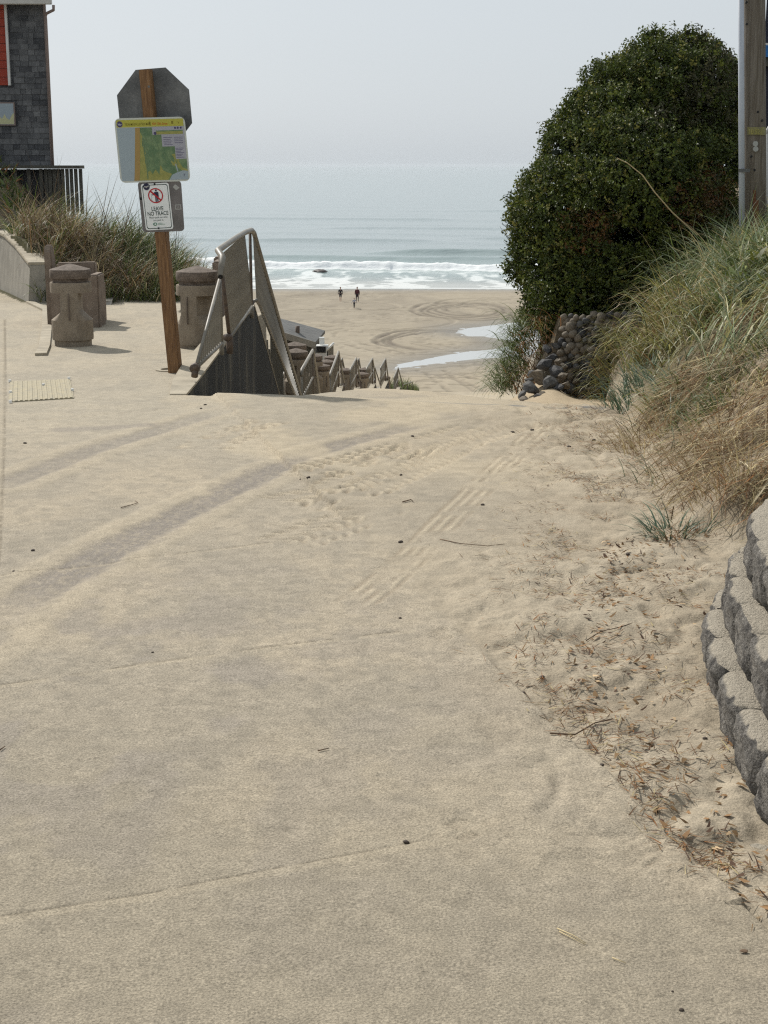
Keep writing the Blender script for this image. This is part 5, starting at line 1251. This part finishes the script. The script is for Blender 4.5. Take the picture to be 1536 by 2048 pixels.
# right bank
def right_grass():
    x, y, td, tone, tsz, tr = clump(1500, 32, 1.3, 6.0, 8.6, 17.0, .075, lambda a, b: (a - toe(b) > .15) & (fbm(a * 2.2, b * 2.2, 221, 2) > .36)); d = x - toe(y)
    k = (d > .08) & ~((y > 14.2) & (x < np.interp(y, [14.2, 17.0], [2.15, 2.9]))); x, y, td, tone, tsz, tr, d = [q[k] for q in (x, y, td, tone, tsz, tr, d)]; n = len(x)
    z = landv(x, y); z = np.where(x > toe(y), z, z)
    hgt = np.interp(y, [9, 10.5, 12, 17], [.18, .34, .56, .66]) * np.interp(d, [0, .4, .9, 1.3, 2], [.55, .9, 1, .72, .6])
    L = hgt * rng.uniform(.6, 1.3, n) * (.55 + .5 * tsz)
    yel = ss(.42, .58, fbm(x * 1.1, y * .9, 223, 3)); grey = ss(2.2, 3.2, x + .1 * y * 0) * .6
    c1 = pick([OLIVE, (.24, .23, .07), STRAW, BROWN, PALE], [.30, .30, .18, .12, .10], n); c2 = pick([(.12, .16, .05), GREY, (.26, .31, .22), STRAW, (.08, .11, .04)], [.30, .20, .16, .12, .22], n)
    sel = .35 * rng.random(n) + .65 * tr < np.clip(yel * .75 + .15 - grey * .4 + (x < 2.9) * .2, 0, 1); c = np.where(sel[:, None], c1, c2) * tone[:, None]
    dr = np.where(tr * 7 % 1 < .55, .2, 3.5) + td * .5 + rng.normal(0, .5, n)
    o = blades('bank_grass', np.stack([x, y, z], 1), L, rng.uniform(.006, .017, n), dr, np.abs(rng.normal(.2, .25, n)), np.abs(rng.normal(1.6, .5, n)), c, M['grass'], 5)
    tag(o, 'dense olive and grey green beach grass arching over the right hand bank', 'grass', kind='stuff')
    # broad silvery blades
    n = 5200; x = rng.uniform(1.9, 4.6, n); y = rng.uniform(9.5, 15, n); k = (x > toe(y) + .4); x, y = x[k], y[k]; n = len(x)
    cl = fbm(x * 3.2, y * 2.6, 231, 2); k = cl > .53; x, y = x[k], y[k]; n = len(x)
    o = blades('silver_grass', np.stack([x, y, landv(x, y)], 1), rng.uniform(.4, .8, n), rng.uniform(.008, .014, n), rng.normal(.2, 1.0, n), np.abs(rng.normal(.2, .25, n)), np.abs(rng.normal(1.5, .4, n)), pick([(.25, .30, .17), (.15, .19, .09), (.42, .42, .26), (.38, .35, .15)], [.35, .25, .2, .2], n), M['grass'], 6)
    tag(o, 'broader silvery green blades scattered through the bank grass by the pole', 'grass', kind='stuff')
    # broad yellow-green leafy patch
    n = 1500; x = rng.normal(3.15, .32, n); y = rng.normal(11.3, .6, n); k = x > toe(y) + .3; x, y = x[k], y[k]; n = len(x)
    o = blades('leafy_patch', np.stack([x, y, landv(x, y) + rng.uniform(.02, .3, n)], 1), rng.uniform(.05, .12, n), rng.uniform(.025, .05, n), rng.uniform(0, 6.3, n), rng.uniform(.3, 1.2, n), rng.uniform(0, 1, n), pick([(.20, .22, .05), (.12, .15, .04), (.09, .10, .03)], [.3, .4, .3], n), M['grass'], 2)
    tag(o, 'patch of small broad green leaves among the bank grass at the right edge', 'undergrowth', kind='stuff')
    # dry thatch on the near slope, lying downhill
    x, y, td, tone, tsz, tr = clump(1300, 20, 1.2, 4.2, 6.1, 10.4, .055, lambda a, b: (a - toe(b) > .06) & (fbm(a * 3.0, b * 2.3, 241, 3) > .44)); k = x > toe(y) - .03; x, y, td, tone, tsz, tr = [q[k] for q in (x, y, td, tone, tsz, tr)]; n = len(x)
    o = blades('dry_thatch', np.stack([x, y, landv(x, y) + rng.uniform(.01, .12, n)], 1), rng.uniform(.07, .34, n) * tsz, rng.uniform(.003, .009, n), 3.6 + td * .75 + rng.normal(0, .35, n), rng.normal(1.80, .28, n), rng.normal(.25, .3, n), pick([STRAW, BROWN, RUST, (.32, .26, .16), (.13, .085, .05), (.46, .40, .27)], [.22, .20, .08, .24, .14, .12], n) * (tone * (.6 + .8 * fbm(x * 3, y * 3, 243, 3)))[:, None], M['straw'], 3)
    tag(o, 'flattened brown and tan dead grass lying down the bank above the block wall', 'dead grass', kind='stuff')
    # litter along slab edge and verge
    n = 15000; y = 2.4 + (rng.random(n) ** 1.1) * 9.8; ex = np.interp(y, [2.4, 3.1, 4, 5, 6, 8, 12.3], [.98, .86, .66, .50, .62, .95, 1.50]); tx = toe(np.minimum(y, 5.4)) ; tx = np.where(y > 5.4, toe(np.maximum(y, 6.9)), tx)
    u = rng.random(n); x = ex + (tx - ex) * u; x = np.where(rng.random(n) < .25, ex + rng.normal(.02, .05 + .12 * ss(4.5, 6, y), n), x)
    k = fbm(x * 5, y * 4, 251, 3) > .50 - .06 * (rng.random(n) < .3); x, y = x[k], y[k]; n = len(x)
    z = landv(x, y) + ground_detail(x, y)[0] + .006
    o = blades('leaf_litter', np.stack([x, y, z], 1), rng.uniform(.015, .075, n), rng.uniform(.0018, .006, n), rng.uniform(0, 6.3, n), rng.normal(1.45, .12, n), rng.normal(.1, .12, n), pick([BROWN, (.13, .075, .04), RUST, STRAW, (.08, .05, .035)], [.28, .24, .16, .14, .18], n), M['straw'], 2)
    tag(o, 'scattered dry twigs, stalks and leaf bits on the sand beside the slab edge', 'leaf litter', kind='stuff')
    n = 700; y = rng.uniform(2.5, 7, n); ex = np.interp(y, [2.4, 3.1, 4, 5, 6, 8], [.98, .86, .66, .62, .9, 1.2]); x = ex + np.abs(rng.normal(0, .2, n)); x = np.minimum(x, toe(np.minimum(y, 5.4)) - .02)
    o = blades('dead_leaves', np.stack([x, y, landv(x, y) + ground_detail(x, y)[0] + .008], 1), rng.uniform(.015, .04, n), rng.uniform(.008, .02, n), rng.uniform(0, 6.3, n), rng.normal(1.3, .2, n), rng.normal(.4, .4, n), pick([(.30, .18, .09), (.45, .33, .2), BROWN, (.10, .06, .04)], [.25, .12, .35, .28], n), M['straw'], 2)
    tag(o, 'curled brown dead leaves caught in the sand along the slab edge', 'leaf litter', kind='stuff')
right_grass()
def tussock(px, py, lb, n=150, L=.45, cols=((.09, .14, .09), (.05, .085, .05), (.24, .30, .22)), p=(.5, .3, .2), rad=.12, Y=None, wd=.010, drp=1.3):
    g = G(px, py) if Y is None else W(px, py, Y); x0, y0 = g.x, g.y
    x = x0 + rng.normal(0, rad, n); y = y0 + rng.normal(0, rad, n); z = landv(x, y) - .01
    d = np.arctan2(y - y0, x - x0) + rng.normal(0, .5, n)
    o = blades('grass_tussock', np.stack([x - x0, y - y0, z - gz(x0, y0)], 1), rng.uniform(.5, 1.15, n) * L, rng.uniform(.6, 1.2, n) * wd, d, np.abs(rng.normal(.5, .3, n)), np.abs(rng.normal(drp, .4, n)), pick(list(cols), list(p), n), M['grass'], 6)
    o.location = (x0, y0, gz(x0, y0)); tag(o, lb, 'grass tussock', 'grass tussocks on the bank')
def xat(px, Y): return W(px, 900, Y).x
def tus(px, Y, *a, **k):
    x0 = xat(px, Y); g = Vector((x0, Y, 0)); n = k.pop('n', 150); rad = k.pop('rad', .1); L = k.pop('L', .4); wd = k.pop('wd', .01); drp = k.pop('drp', 1.3)
    cols = k.pop('cols', ((.09, .14, .09), (.05, .085, .05), (.24, .30, .22))); p = k.pop('p', (.5, .3, .2))
    x = rng.normal(0, rad, n); y = rng.normal(0, rad, n); z0 = gz(x0, Y); z = landv(x + x0, y + Y) - z0 - .01
    d = np.arctan2(y, x) + rng.normal(0, .5, n)
    o = blades('grass_tussock', np.stack([x, y, z], 1), rng.uniform(.5, 1.15, n) * L, rng.uniform(.6, 1.2, n) * wd, d, np.abs(rng.normal(.45, .3, n)), np.abs(rng.normal(drp, .4, n)), pick(list(cols), list(p), n), M['grass'], 6)
    o.location = (x0, Y, z0); tag(o, a[0], 'grass tussock', 'grass tussocks on the bank')
tus(1350, 7.05, 'green tussock with brown base on the sand just above the block wall', n=120, L=.27, rad=.06, wd=.008)
tus(1365, 7.0, 'rusty brown tussock mixed into the green one above the block wall', n=90, L=.2, rad=.06, cols=(RUST, BROWN, STRAW), p=(.5, .3, .2), wd=.006)
tus(1290, 11.6, 'blue green tussock at the foot of the bank beside the cobbles', n=260, L=.42, rad=.14)
tus(1245, 12.2, 'small grey green tussock where the sand meets the bank', n=110, L=.28, rad=.08)
tus(1320, 8.6, 'sparse green tussock in the dry sand halfway along the verge', n=45, L=.30, rad=.1, wd=.007)
tus(1345, 10.4, 'silvery tussock low on the bank above the sparse one', n=120, L=.36, rad=.12)
for i, (px, Y, lb) in enumerate(((1330, 9.6, 'straw coloured mound of dead grass spilling down the bank, upper one'), (1440, 8.2, 'brown mound of dead grass hanging above the block wall'), (1500, 7.4, 'tan mound of dead grass at the right edge behind the top block'))):
    tus(px, Y, lb, n=420, L=.42, rad=.16, cols=(STRAW, BROWN, (.30, .21, .11)), p=(.4, .3, .3), wd=.005, drp=1.5)
# grass tuft hanging at left end of the cobble wall
def edge_tufts():
    for (px, py, Y, n, L, lb, cols, p) in ((1040, 705, 15.2, 1200, .40, 'drooping grey green grass fringe at the left foot of the hedge', ((.13, .17, .045), (.17, .20, .09), (.09, .12, .035)), (.4, .3, .3)),
                                           (1075, 705, 14.7, 300, .32, 'rusty brown grass fringe beside the loose rocks', (RUST, BROWN, OLIVE), (.3, .4, .3)),
                                           (1232, 735, 13.7, 420, .42, 'yellow green grass fringe hanging over the right end of the cobbles', (OLIVE, (.19, .18, .055), BROWN), (.4, .4, .2))):
        c = W(px, py, Y); x = rng.normal(0, .085, n); y = rng.normal(0, .18, n); z = rng.uniform(-.42, .35, n)
        x = x + (z * .30 if px < 1100 else z * .25)
        o = blades('grass_fringe', np.stack([x, y, z], 1), rng.uniform(.5, 1.1, n) * L, rng.uniform(.006, .011, n), rng.normal(4.0 if px < 1100 else 3.6, .6, n), rng.uniform(.3, 1.0, n), rng.uniform(1.0, 2.1, n), pick(list(cols), list(p), n), M['grass'], 6)
        o.location = c; tag(o, lb, 'grass', kind='stuff')
edge_tufts()
# grass at the foot of the stairs
n = 900; x = rng.uniform(0, 1, n); y = 80 + x * 9; xx = rx(y) + .2 + rng.uniform(-.3, .5, n) - 0; z = landv(xx, y)
o = blades('stair_foot_grass', np.stack([xx - .9, y, z + .3], 1), rng.uniform(.5, 1.2, n) * (1.15 - .8 * x), np.full(n, .03), rng.uniform(0, 6.3, n), rng.uniform(0, .4, n), rng.uniform(.3, 1, n), pick([GREEN, GREY, OLIVE], [.5, .3, .2], n), M['grass'], 3)
tag(o, 'green beach grass growing at the foot of the stairs', 'grass', kind='stuff')

# ------------------------------------------------------------------ the big hedge
def hedge():
    Yc = 15.6; root = empty('hedge_bush', (W(1250, 680, Yc).x, Yc, .3), 'huge dense dark green rounded shrub towering over the cobble wall', 'bush')
    #          px   py   r(px)  depth
    blobs = [(1345, 205, 128, .15), (1268, 245, 112, 0), (1385, 190, 92, .35), (1212, 318, 122, -.1), (1165, 430, 128, -.1), (1158, 520, 118, -.2), (1150, 590, 92, -.5), (1152, 645, 62, -.6), (1285, 385, 165, -.4), (1345, 330, 130, 0), (1290, 520, 140, -.5),
             (1385, 430, 100, .1), (1420, 300, 62, .4), (1425, 480, 70, .3), (1235, 620, 80, -.6), (1320, 600, 80, -.2), (1110, 690, 34, -.5), (1135, 262, 34, 0), (1052, 410, 28, 0), (1040, 540, 26, 0), (1300, 92, 26, .1), (1200, 180, 34, 0), (1415, 118, 26, .3), (1085, 615, 40, -.3), (1375, 84, 22, .1), (1160, 215, 24, 0)]
    S = []
    for px, py, r, d in blobs:
        c = W(px, py, Yc + d); S.append((c.x, c.y, c.z, r / F * (Yc + d)))
    S = np.array(S)
    # sprigs: points on the outer surface, each carrying ~12 leaves
    pts = []; nrm = []
    while sum(len(p) for p in pts) < 16500:
        k = rng.choice(len(S), 4000, p=S[:, 3] ** 2 / (S[:, 3] ** 2).sum()); v = rng.normal(size=(4000, 3)); v /= np.linalg.norm(v, axis=1, keepdims=True)
        sc = np.array([1, 1.15, 1]); rad = S[k, 3] * rng.uniform(.86, 1.01, 4000); P = S[k, :3] + v * sc * rad[:, None]
        lum = fbm(P[:, 0] * 3.2 + P[:, 1] * 1.7, P[:, 2] * 3.2 + 20, 301, 3); lum3 = fbm(P[:, 0] * 9 + P[:, 1] * 5, P[:, 2] * 9, 303, 2); P = P + v * ((lum[:, None] - .55) * .26 + (lum3[:, None] - .5) * .14)
        q = (P[:, None, :] - S[None, :, :3]) / sc; dist = np.linalg.norm(q, axis=2) / S[None, :, 3]; dist[np.arange(4000), k] = 9
        ok = (dist > .90).all(1) & ((v[:, 1] < .55)) & (lum * .6 + lum3 * .4 + rng.normal(0, .05, 4000) > .40); pts.append(P[ok]); nrm.append(v[ok])
    P = np.concatenate(pts); Nn = np.concatenate(nrm)
    hol = np.zeros(len(P))
    for hx, hy, hr, hs in ((1215, 585, .30, .75), (1140, 500, .16, .5), (1250, 300, .20, .35), (1180, 400, .15, .4), (1320, 560, .25, .6), (1360, 250, .22, .3), (1090, 520, .10, .4), (1290, 440, .2, .35)):
        c_ = W(hx, hy, 15.2); hol = np.maximum(hol, hs * np.exp(-((P[:, 0] - c_.x) ** 2 + (P[:, 2] - c_.z) ** 2) / hr ** 2))
    ex_ = rng.random(len(P)) < .07; P = P + Nn * (ex_ * rng.uniform(.02, .06, len(P)))[:, None]; kk = rng.random(len(P)) > hol; P = P[kk][:14000]; Nn = Nn[kk][:14000]
    m = 9; N = len(P) * m
    Pc = np.repeat(P, m, 0); Nc = np.repeat(Nn, m, 0)
    sprig_dir = Nc + rng.normal(0, .45, Nc.shape) * 0 + np.repeat(rng.normal(0, .55, P.shape), m, 0); sprig_dir[:, 2] += .25; sprig_dir /= np.linalg.norm(sprig_dir, axis=1, keepdims=True)
    along = np.tile(np.linspace(-.5, 1, m), len(P)) * .075
    C0 = Pc + sprig_dir * along[:, None] + rng.normal(0, .012, (N, 3))
    out = rng.normal(size=(N, 3)); out -= (out * sprig_dir).sum(1)[:, None] * sprig_dir; out /= np.linalg.norm(out, axis=1, keepdims=True)
    ax = out * .8 + sprig_dir * .6; ax /= np.linalg.norm(ax, axis=1, keepdims=True)
    sd_ = np.cross(ax, sprig_dir); sd_ /= (np.linalg.norm(sd_, axis=1, keepdims=True) + 1e-6); up = np.cross(sd_, ax)
    Ll = rng.uniform(.024, .046, N)[:, None]; Wl = Ll * .27
    a = C0; b_ = C0 + ax * Ll * .5 + sd_ * Wl + up * Wl * .35; c = C0 + ax * Ll - up * Ll * .10; d = C0 + ax * Ll * .5 - sd_ * Wl + up * Wl * .35
    V = np.stack([a, b_, c, d], 1).reshape(-1, 3); i = np.arange(N)[:, None] * 4
    Q = np.concatenate([i + np.array([[0, 1, 2]]), i + np.array([[0, 2, 3]])], 1).reshape(-1, 3)
    base = pick([(.068, .092, .017), (.040, .056, .013), (.12, .14, .025), (.19, .18, .045)], [.42, .30, .20, .08], len(P), .15)
    # brownish patches low on the hedge
    pc = [(W(1170, 455, 15), .28), (W(1400, 395, 15), .32), (W(1350, 420, 15), .22)]
    for q, r in pc:
        dd = np.hypot(P[:, 0] - q.x, P[:, 2] - q.z); s_ = (dd < r * rng.uniform(.4, 1.2, len(P))) & (rng.random(len(P)) < .7); base[s_] = pick([(.13, .065, .022), (.10, .08, .025)], [.6, .4], int(s_.sum()))
    tw = fbm(P[:, 0] * 1.5, P[:, 2] * 1.5, 307, 2); s_ = (P[:, 2] > W(1300, 260, 15).z) & (tw > .5) & (rng.random(len(P)) < .5); base[s_] = pick([(.085, .08, .035), (.06, .06, .03)], [.5, .5], int(s_.sum()))
    Cc = np.repeat(np.repeat(base, m, 0) * rng.uniform(.8, 1.25, (N, 1)), 4, 0)
    o = link('leaf_crown', fastmesh('leaf_crown', V, Q, Cc, smooth=False), M['leaf'], root); o['kind'] = 'stuff'; o.matrix_parent_inverse = root.matrix_world.inverted()
    # inner leaf mass: larger leaves with the crown's inner shade painted into their colour
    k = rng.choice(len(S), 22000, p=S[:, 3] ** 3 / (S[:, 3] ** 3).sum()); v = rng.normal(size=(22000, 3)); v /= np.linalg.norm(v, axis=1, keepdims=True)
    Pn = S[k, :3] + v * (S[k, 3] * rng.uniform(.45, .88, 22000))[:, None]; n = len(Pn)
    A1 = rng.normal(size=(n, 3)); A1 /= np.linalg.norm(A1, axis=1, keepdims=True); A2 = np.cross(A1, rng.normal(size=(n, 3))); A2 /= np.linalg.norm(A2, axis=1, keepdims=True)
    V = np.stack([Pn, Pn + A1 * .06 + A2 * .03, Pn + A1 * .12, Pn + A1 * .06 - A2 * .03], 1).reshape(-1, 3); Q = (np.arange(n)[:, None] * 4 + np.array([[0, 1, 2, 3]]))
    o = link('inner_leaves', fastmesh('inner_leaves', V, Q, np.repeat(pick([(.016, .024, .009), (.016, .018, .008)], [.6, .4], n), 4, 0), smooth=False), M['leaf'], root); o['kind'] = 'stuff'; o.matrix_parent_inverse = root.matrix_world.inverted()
    # limbs
    for i in range(9):
        s = S[rng.integers(len(S))]; b0 = Vector((W(1250 + random.uniform(-60, 120), 700, Yc).x, Yc + random.uniform(-.2, .5), .2)); e = Vector(s[:3]); mid = b0.lerp(e, .5) + Vector((random.uniform(-.2, .2), random.uniform(-.2, .2), .1))
        MB().tube([b0, mid, e], .05, 7, r2=.012).build('limb', M['bark'], root, True)
    # bare twigs poking out
    mb = MB()
    for (px, py, qx, qy) in [(1035, 500, 1002, 462), (1035, 520, 1000, 490), (1040, 480, 1010, 455), (1038, 530, 1003, 515), (1042, 545, 1012, 545), (1060, 400, 1052, 372), (1440, 140, 1436, 108), (1452, 140, 1455, 112), (1468, 150, 1462, 118), (1050, 615, 1035, 640), (1480, 160, 1490, 128)]:
        for j in range(3):
            a = W(px, py, Yc + .05 * j); b2 = W(qx + random.uniform(-8, 8), qy + random.uniform(-10, 10), Yc + random.uniform(-.1, .2)); mb.tube([a, a.lerp(b2, .5) + Vector((0, 0, random.uniform(-.02, .03))), b2], .004, 4, False, r2=.0015)
    o = mb.build('bare_twigs', M['bark'], root); o['kind'] = 'stuff'
    # long dry stalk in front
    st = [W(1395, 470, 14.2), W(1345, 425, 14.1), W(1310, 385, 14.0), W(1285, 350, 13.95), W(1255, 326, 13.9), W(1234, 316, 13.9)]
    o = MB().tube(st, .007, 5, r2=.004).build('dry_stalk', M['strawm']); tag(o, 'long pale dry stalk arching in front of the hedge', 'stalk')
hedge()

# ------------------------------------------------------------------ cobble wall and loose rocks under the hedge
def cobbles():
    root = empty('cobble_wall', (W(1180, 740, 14.2).x, 14.2, -.4), 'wall of rounded grey river cobbles in the shade beneath the hedge', 'stone wall')
    ms = [rock_mesh('cobble', 20 + i, 2, .17, .92) for i in range(6)]; mats = [M['stone'], M['stone_dark'], M['stone_warm']]
    cobs = []
    for i, me in enumerate(ms):
        for j, m_ in enumerate(mats):
            c = me.copy(); c.materials.append(m_); c.polygons.foreach_set('use_smooth', [True] * len(c.polygons)); cobs.append(c)
    for q in cobs: pass
    rs = random.Random(4); py = 796.; row = 0; cnt = 0
    while py > 632:
        ll = 1112 + (0 if py > 760 else 0) + (796 - py) * .10; rr = 1195 + max(0, (790 - py)) * .72
        px = ll + (row % 2) * 7
        while px < rr and cnt < 290:
            r = rs.uniform(5.5, 9.5); Y = 14.15 + (px - 1130) * -.0016 + rs.uniform(-.04, .04) + (796 - py) * .0012
            c = W(px, py + rs.uniform(-4, 4), Y); s = r / F * Y
            warm = rs.random() < (.75 if px < 1150 else .5)
            me = cobs[rs.randrange(6) * 3 + (2 if warm else rs.choice([0, 1, 1]))]
            o = bpy.data.objects.new('cobble', me); COL.objects.link(o); o.parent = root; o.matrix_parent_inverse = root.matrix_world.inverted()
            o.location = c; o.scale = (s * rs.uniform(.85, 1.1), s * 1.1, s * rs.uniform(.95, 1.35)); o.rotation_euler = (rs.uniform(-.3, .3), rs.uniform(-.6, .6), rs.uniform(0, 3)); cnt += 1
            px += r * 1.85
        py -= 11.6; row += 1
    # mortar/soil backing
    MB().prism([W(1098, 815, 14.42), W(1340, 815, 14.38), W(1360, 610, 14.5), W(1120, 640, 14.5), W(1100, 715, 14.45)], (0, .25, 0)).build('earth_backing', M['soil'], root)
    # loose angular rocks
    spots = [(1062, 775, 20), (1078, 752, 26), (1092, 730, 20), (1075, 795, 14), (1050, 800, 13), (1112, 742, 18), (1098, 768, 22), (1127, 752, 14), (1118, 775, 12), (1043, 790, 12), (1088, 790, 13), (1105, 715, 15), (1066, 748, 12), (1132, 770, 13), (1146, 806, 17), (1060, 760, 10), (1118, 725, 12), (1104, 792, 9), (1052, 778, 9), (1128, 732, 10), (1095, 700, 14), (1112, 692, 12), (1068, 808, 8)]
    nm = ['large slab shaped', 'big dark angular', 'brown blocky', 'small grey', 'small pale flecked', 'flat topped grey', 'dark shaded angular', 'narrow brown', 'little upright', 'small leftmost', 'rust tinged', 'upper brown', 'wedge shaped', 'rounded tan', 'round lone', 'thin dark', 'upper right', 'lowest middle', 'tiny left', 'small right hand', 'topmost left', 'topmost right', 'tiny front']
    for i, (px, py, r) in enumerate(spots):
        Y = 13.85 - (py - 750) * .008; c = W(px, py, Y); me = rock_mesh('loose_rock', 60 + i, 2, .22, .8, 1)
        o = link('loose_rock', me, [M['stone'], M['stone_warm'], M['stone_dark']][i % 3]); s = r * .82 / F * Y; o.location = c; o.scale = (s * 1.1, s * 1.15, s * 1.0); o.rotation_euler = (rs.uniform(-.5, .5), rs.uniform(-.5, .5), rs.uniform(0, 3))
        tag(o, nm[i] + ' rock in the tumbled pile left of the cobble wall', 'rock', 'rocks tumbled beside the cobble wall')
    g = W(1222, 790, 12.6); o = link('pale_slab', rock_mesh('pale_slab', 91, 2, .1, 1, 1), M['signwhite'] and M['conc_cap']); o.location = (g.x, 12.6, g.z); o.scale = (.05, .03, .065); tag(o, 'pale upright broken slab at the grassy right end of the cobbles', 'rock')
    # sand heap
    n1, n2 = 26, 16; V = []
    for i in range(n1):
        for j in range(n2):
            u = i / (n1 - 1); v = j / (n2 - 1); x = .95 + 1.15 * u; y = 12.0 + 2.3 * v
            h = .17 * math.exp(-((u - .50) / .15) ** 2) * ss(0.3, 1, v)
            zr_ = float(rampz(np.array(x), np.array(y))); zp = -.31 - .27 * v + h; k_ = float(ss(0, .3, u)); V.append((x, y, zr_ * (1 - k_) + zp * k_ - .02 * (1 - k_) + .012 * mnoise.noise(Vector((x * 8, y * 8, 0)))))
    me = fastmesh('sand_heap', V, gridfaces(n1, n2), np.tile([.40, .325, .225], (len(V), 1))); o = link('sand_heap', me, M['sand']); o['kind'] = 'structure'
cobbles()

# ------------------------------------------------------------------ small things on the pavement
def small():
    peb = [(50, 887, 5, 'near the left edge of the plaza'), (66, 1102, 6, 'by the dark swath on the left'), (27, 1143, 4, 'just below the joint on the left'), (630, 943, 5, 'right of the dark swath, uppermost of three'), (617, 966, 6, 'right of the dark swath, lowest of three'), (602, 960, 5, 'right of the dark swath, leftmost of three'),
           (732, 914, 5, 'above the chevron tyre print'), (801, 1090, 8, 'alone in the middle of the path'), (802, 957, 5, 'right of the tyre print'), (1025, 871, 6, 'left one of the pair near the ramp'), (1064, 871, 6, 'right one of the pair near the ramp'), (1187, 890, 7, 'near the bank by the ramp'), (1138, 908, 6, 'between bank and wheel track'), (965, 1022, 6, 'beside the straight wheel track'),
           (1084, 1362, 9, 'round one left of the block wall'), (1047, 1386, 7, 'just left of the round one'), (1190, 1402, 6, 'close to the block wall litter'), (800, 1237, 5, 'small one in the lower middle'), (812, 1685, 9, 'lone one at the lower joint'), (410, 810, 5, 'in front of the parapet tip'), (402, 818, 4, 'just below the parapet tip'), (825, 882, 5, 'on the upper sand'), (1363, 2022, 7, 'at the bottom right edge'),
           (1204, 1540, 7, 'at the exposed slab corner'), (1255, 1128, 7, 'in the lumpy sand by the tussock'), (1410, 1475, 7, 'below the lowest block'), (305, 1305, 4, 'on the second joint'), (1345, 1985, 4, 'above the bottom right edge')]
    ms = [rock_mesh('pebble', 40 + i, 2, .22, .7) for i in range(4)]
    for q in ms: q.materials.append(M['pebble']); q.polygons.foreach_set('use_smooth', [True] * len(q.polygons))
    for i, (px, py, r, lb) in enumerate(peb):
        g = G(px, py); z = gz(g.x, g.y) + float(ground_detail(np.array([g.x]), np.array([g.y]))[0][0]); s = r / F * math.hypot(g.y, 1.7) * .62
        o = bpy.data.objects.new('pebble', ms[i % 4]); COL.objects.link(o); o.location = (g.x, g.y, z + s * .3); o.scale = (s * 1.2, s, s); o.rotation_euler = (0, 0, i)
        tag(o, 'dark pebble ' + lb, 'pebble', 'dark pebbles scattered on the pavement')
    def stick(pts, r, m, name, lb, cat, grp):
        P = []
        for px, py in pts:
            g = G(px, py); z = gz(g.x, g.y) + float(ground_detail(np.array([g.x]), np.array([g.y]))[0][0]); P.append((g.x, g.y, z + r + .003))
        o = MB().tube(P, r, 6, r2=r * .6).build(name, m, smooth=True); tag(o, lb, cat, grp)
    tw = 'twigs lying on the sand'
    stick([(242, 1017), (262, 1012), (276, 1008), (270, 1003)], .0022, M['twig'], 'twig', 'small forked twig left of the dark swath', 'twig', tw)
    stick([(1100, 1467), (1150, 1463), (1190, 1452), (1226, 1446)], .0028, M['twig'], 'twig', 'long thin twig left of the lowest blocks', 'twig', tw)
    stick([(880, 1093), (920, 1103), (975, 1108), (1010, 1107)], .0022, M['twig'], 'twig', 'thin curved twig beside the wheel track', 'twig', tw)
    stick([(805, 1017), (822, 1013), (826, 1016)], .0035, M['twig'], 'twig', 'short dark leaf stem right of the tyre print', 'twig', tw)
    stick([(1172, 1286), (1200, 1280), (1235, 1277), (1262, 1270)], .0022, M['twig'], 'twig', 'rusty stalk lying left of the block wall', 'twig', tw)
    stick([(0, 1503), (10, 1496)], .0022, M['twig'], 'twig', 'short twig at the left edge', 'twig', tw)
    stick([(636, 1505), (658, 1500)], .002, M['twig'], 'twig', 'hair thin twig in the lower middle', 'twig', tw)
    st = 'pale straws at the lower right'
    stick([(1114, 1862), (1145, 1875), (1172, 1891)], .0015, M['strawm'], 'straw', 'upper pale straw of the crossed pair at the lower right', 'straw', st)
    stick([(1118, 1868), (1148, 1882), (1170, 1893)], .0012, M['strawm'], 'straw', 'lower pale straw of the crossed pair at the lower right', 'straw', st)
    stick([(1224, 1920), (1252, 1931)], .0013, M['strawm'], 'straw', 'short single pale straw below the crossed pair', 'straw', st)
    g = G(963, 1155); o = MB().box((g.x, g.y, gz(g.x, g.y) + .016), (.03, .012, .012), Matrix.Rotation(.4, 3, 'Z')).build('cigarette_end', M['signwhite'], bevel=.004); tag(o, 'tiny white cigarette end on the sand in the middle', 'litter')
    g = G(1487, 1907); z = gz(g.x, g.y); o = link('dead_leaf', rock_mesh('dead_leaf', 77, 2, .3, .25), M['twig']); o.location = (g.x, g.y, z + .006); o.scale = (.010, .006, .006); tag(o, 'single curled brown leaf near the bottom right corner', 'leaf')
small()
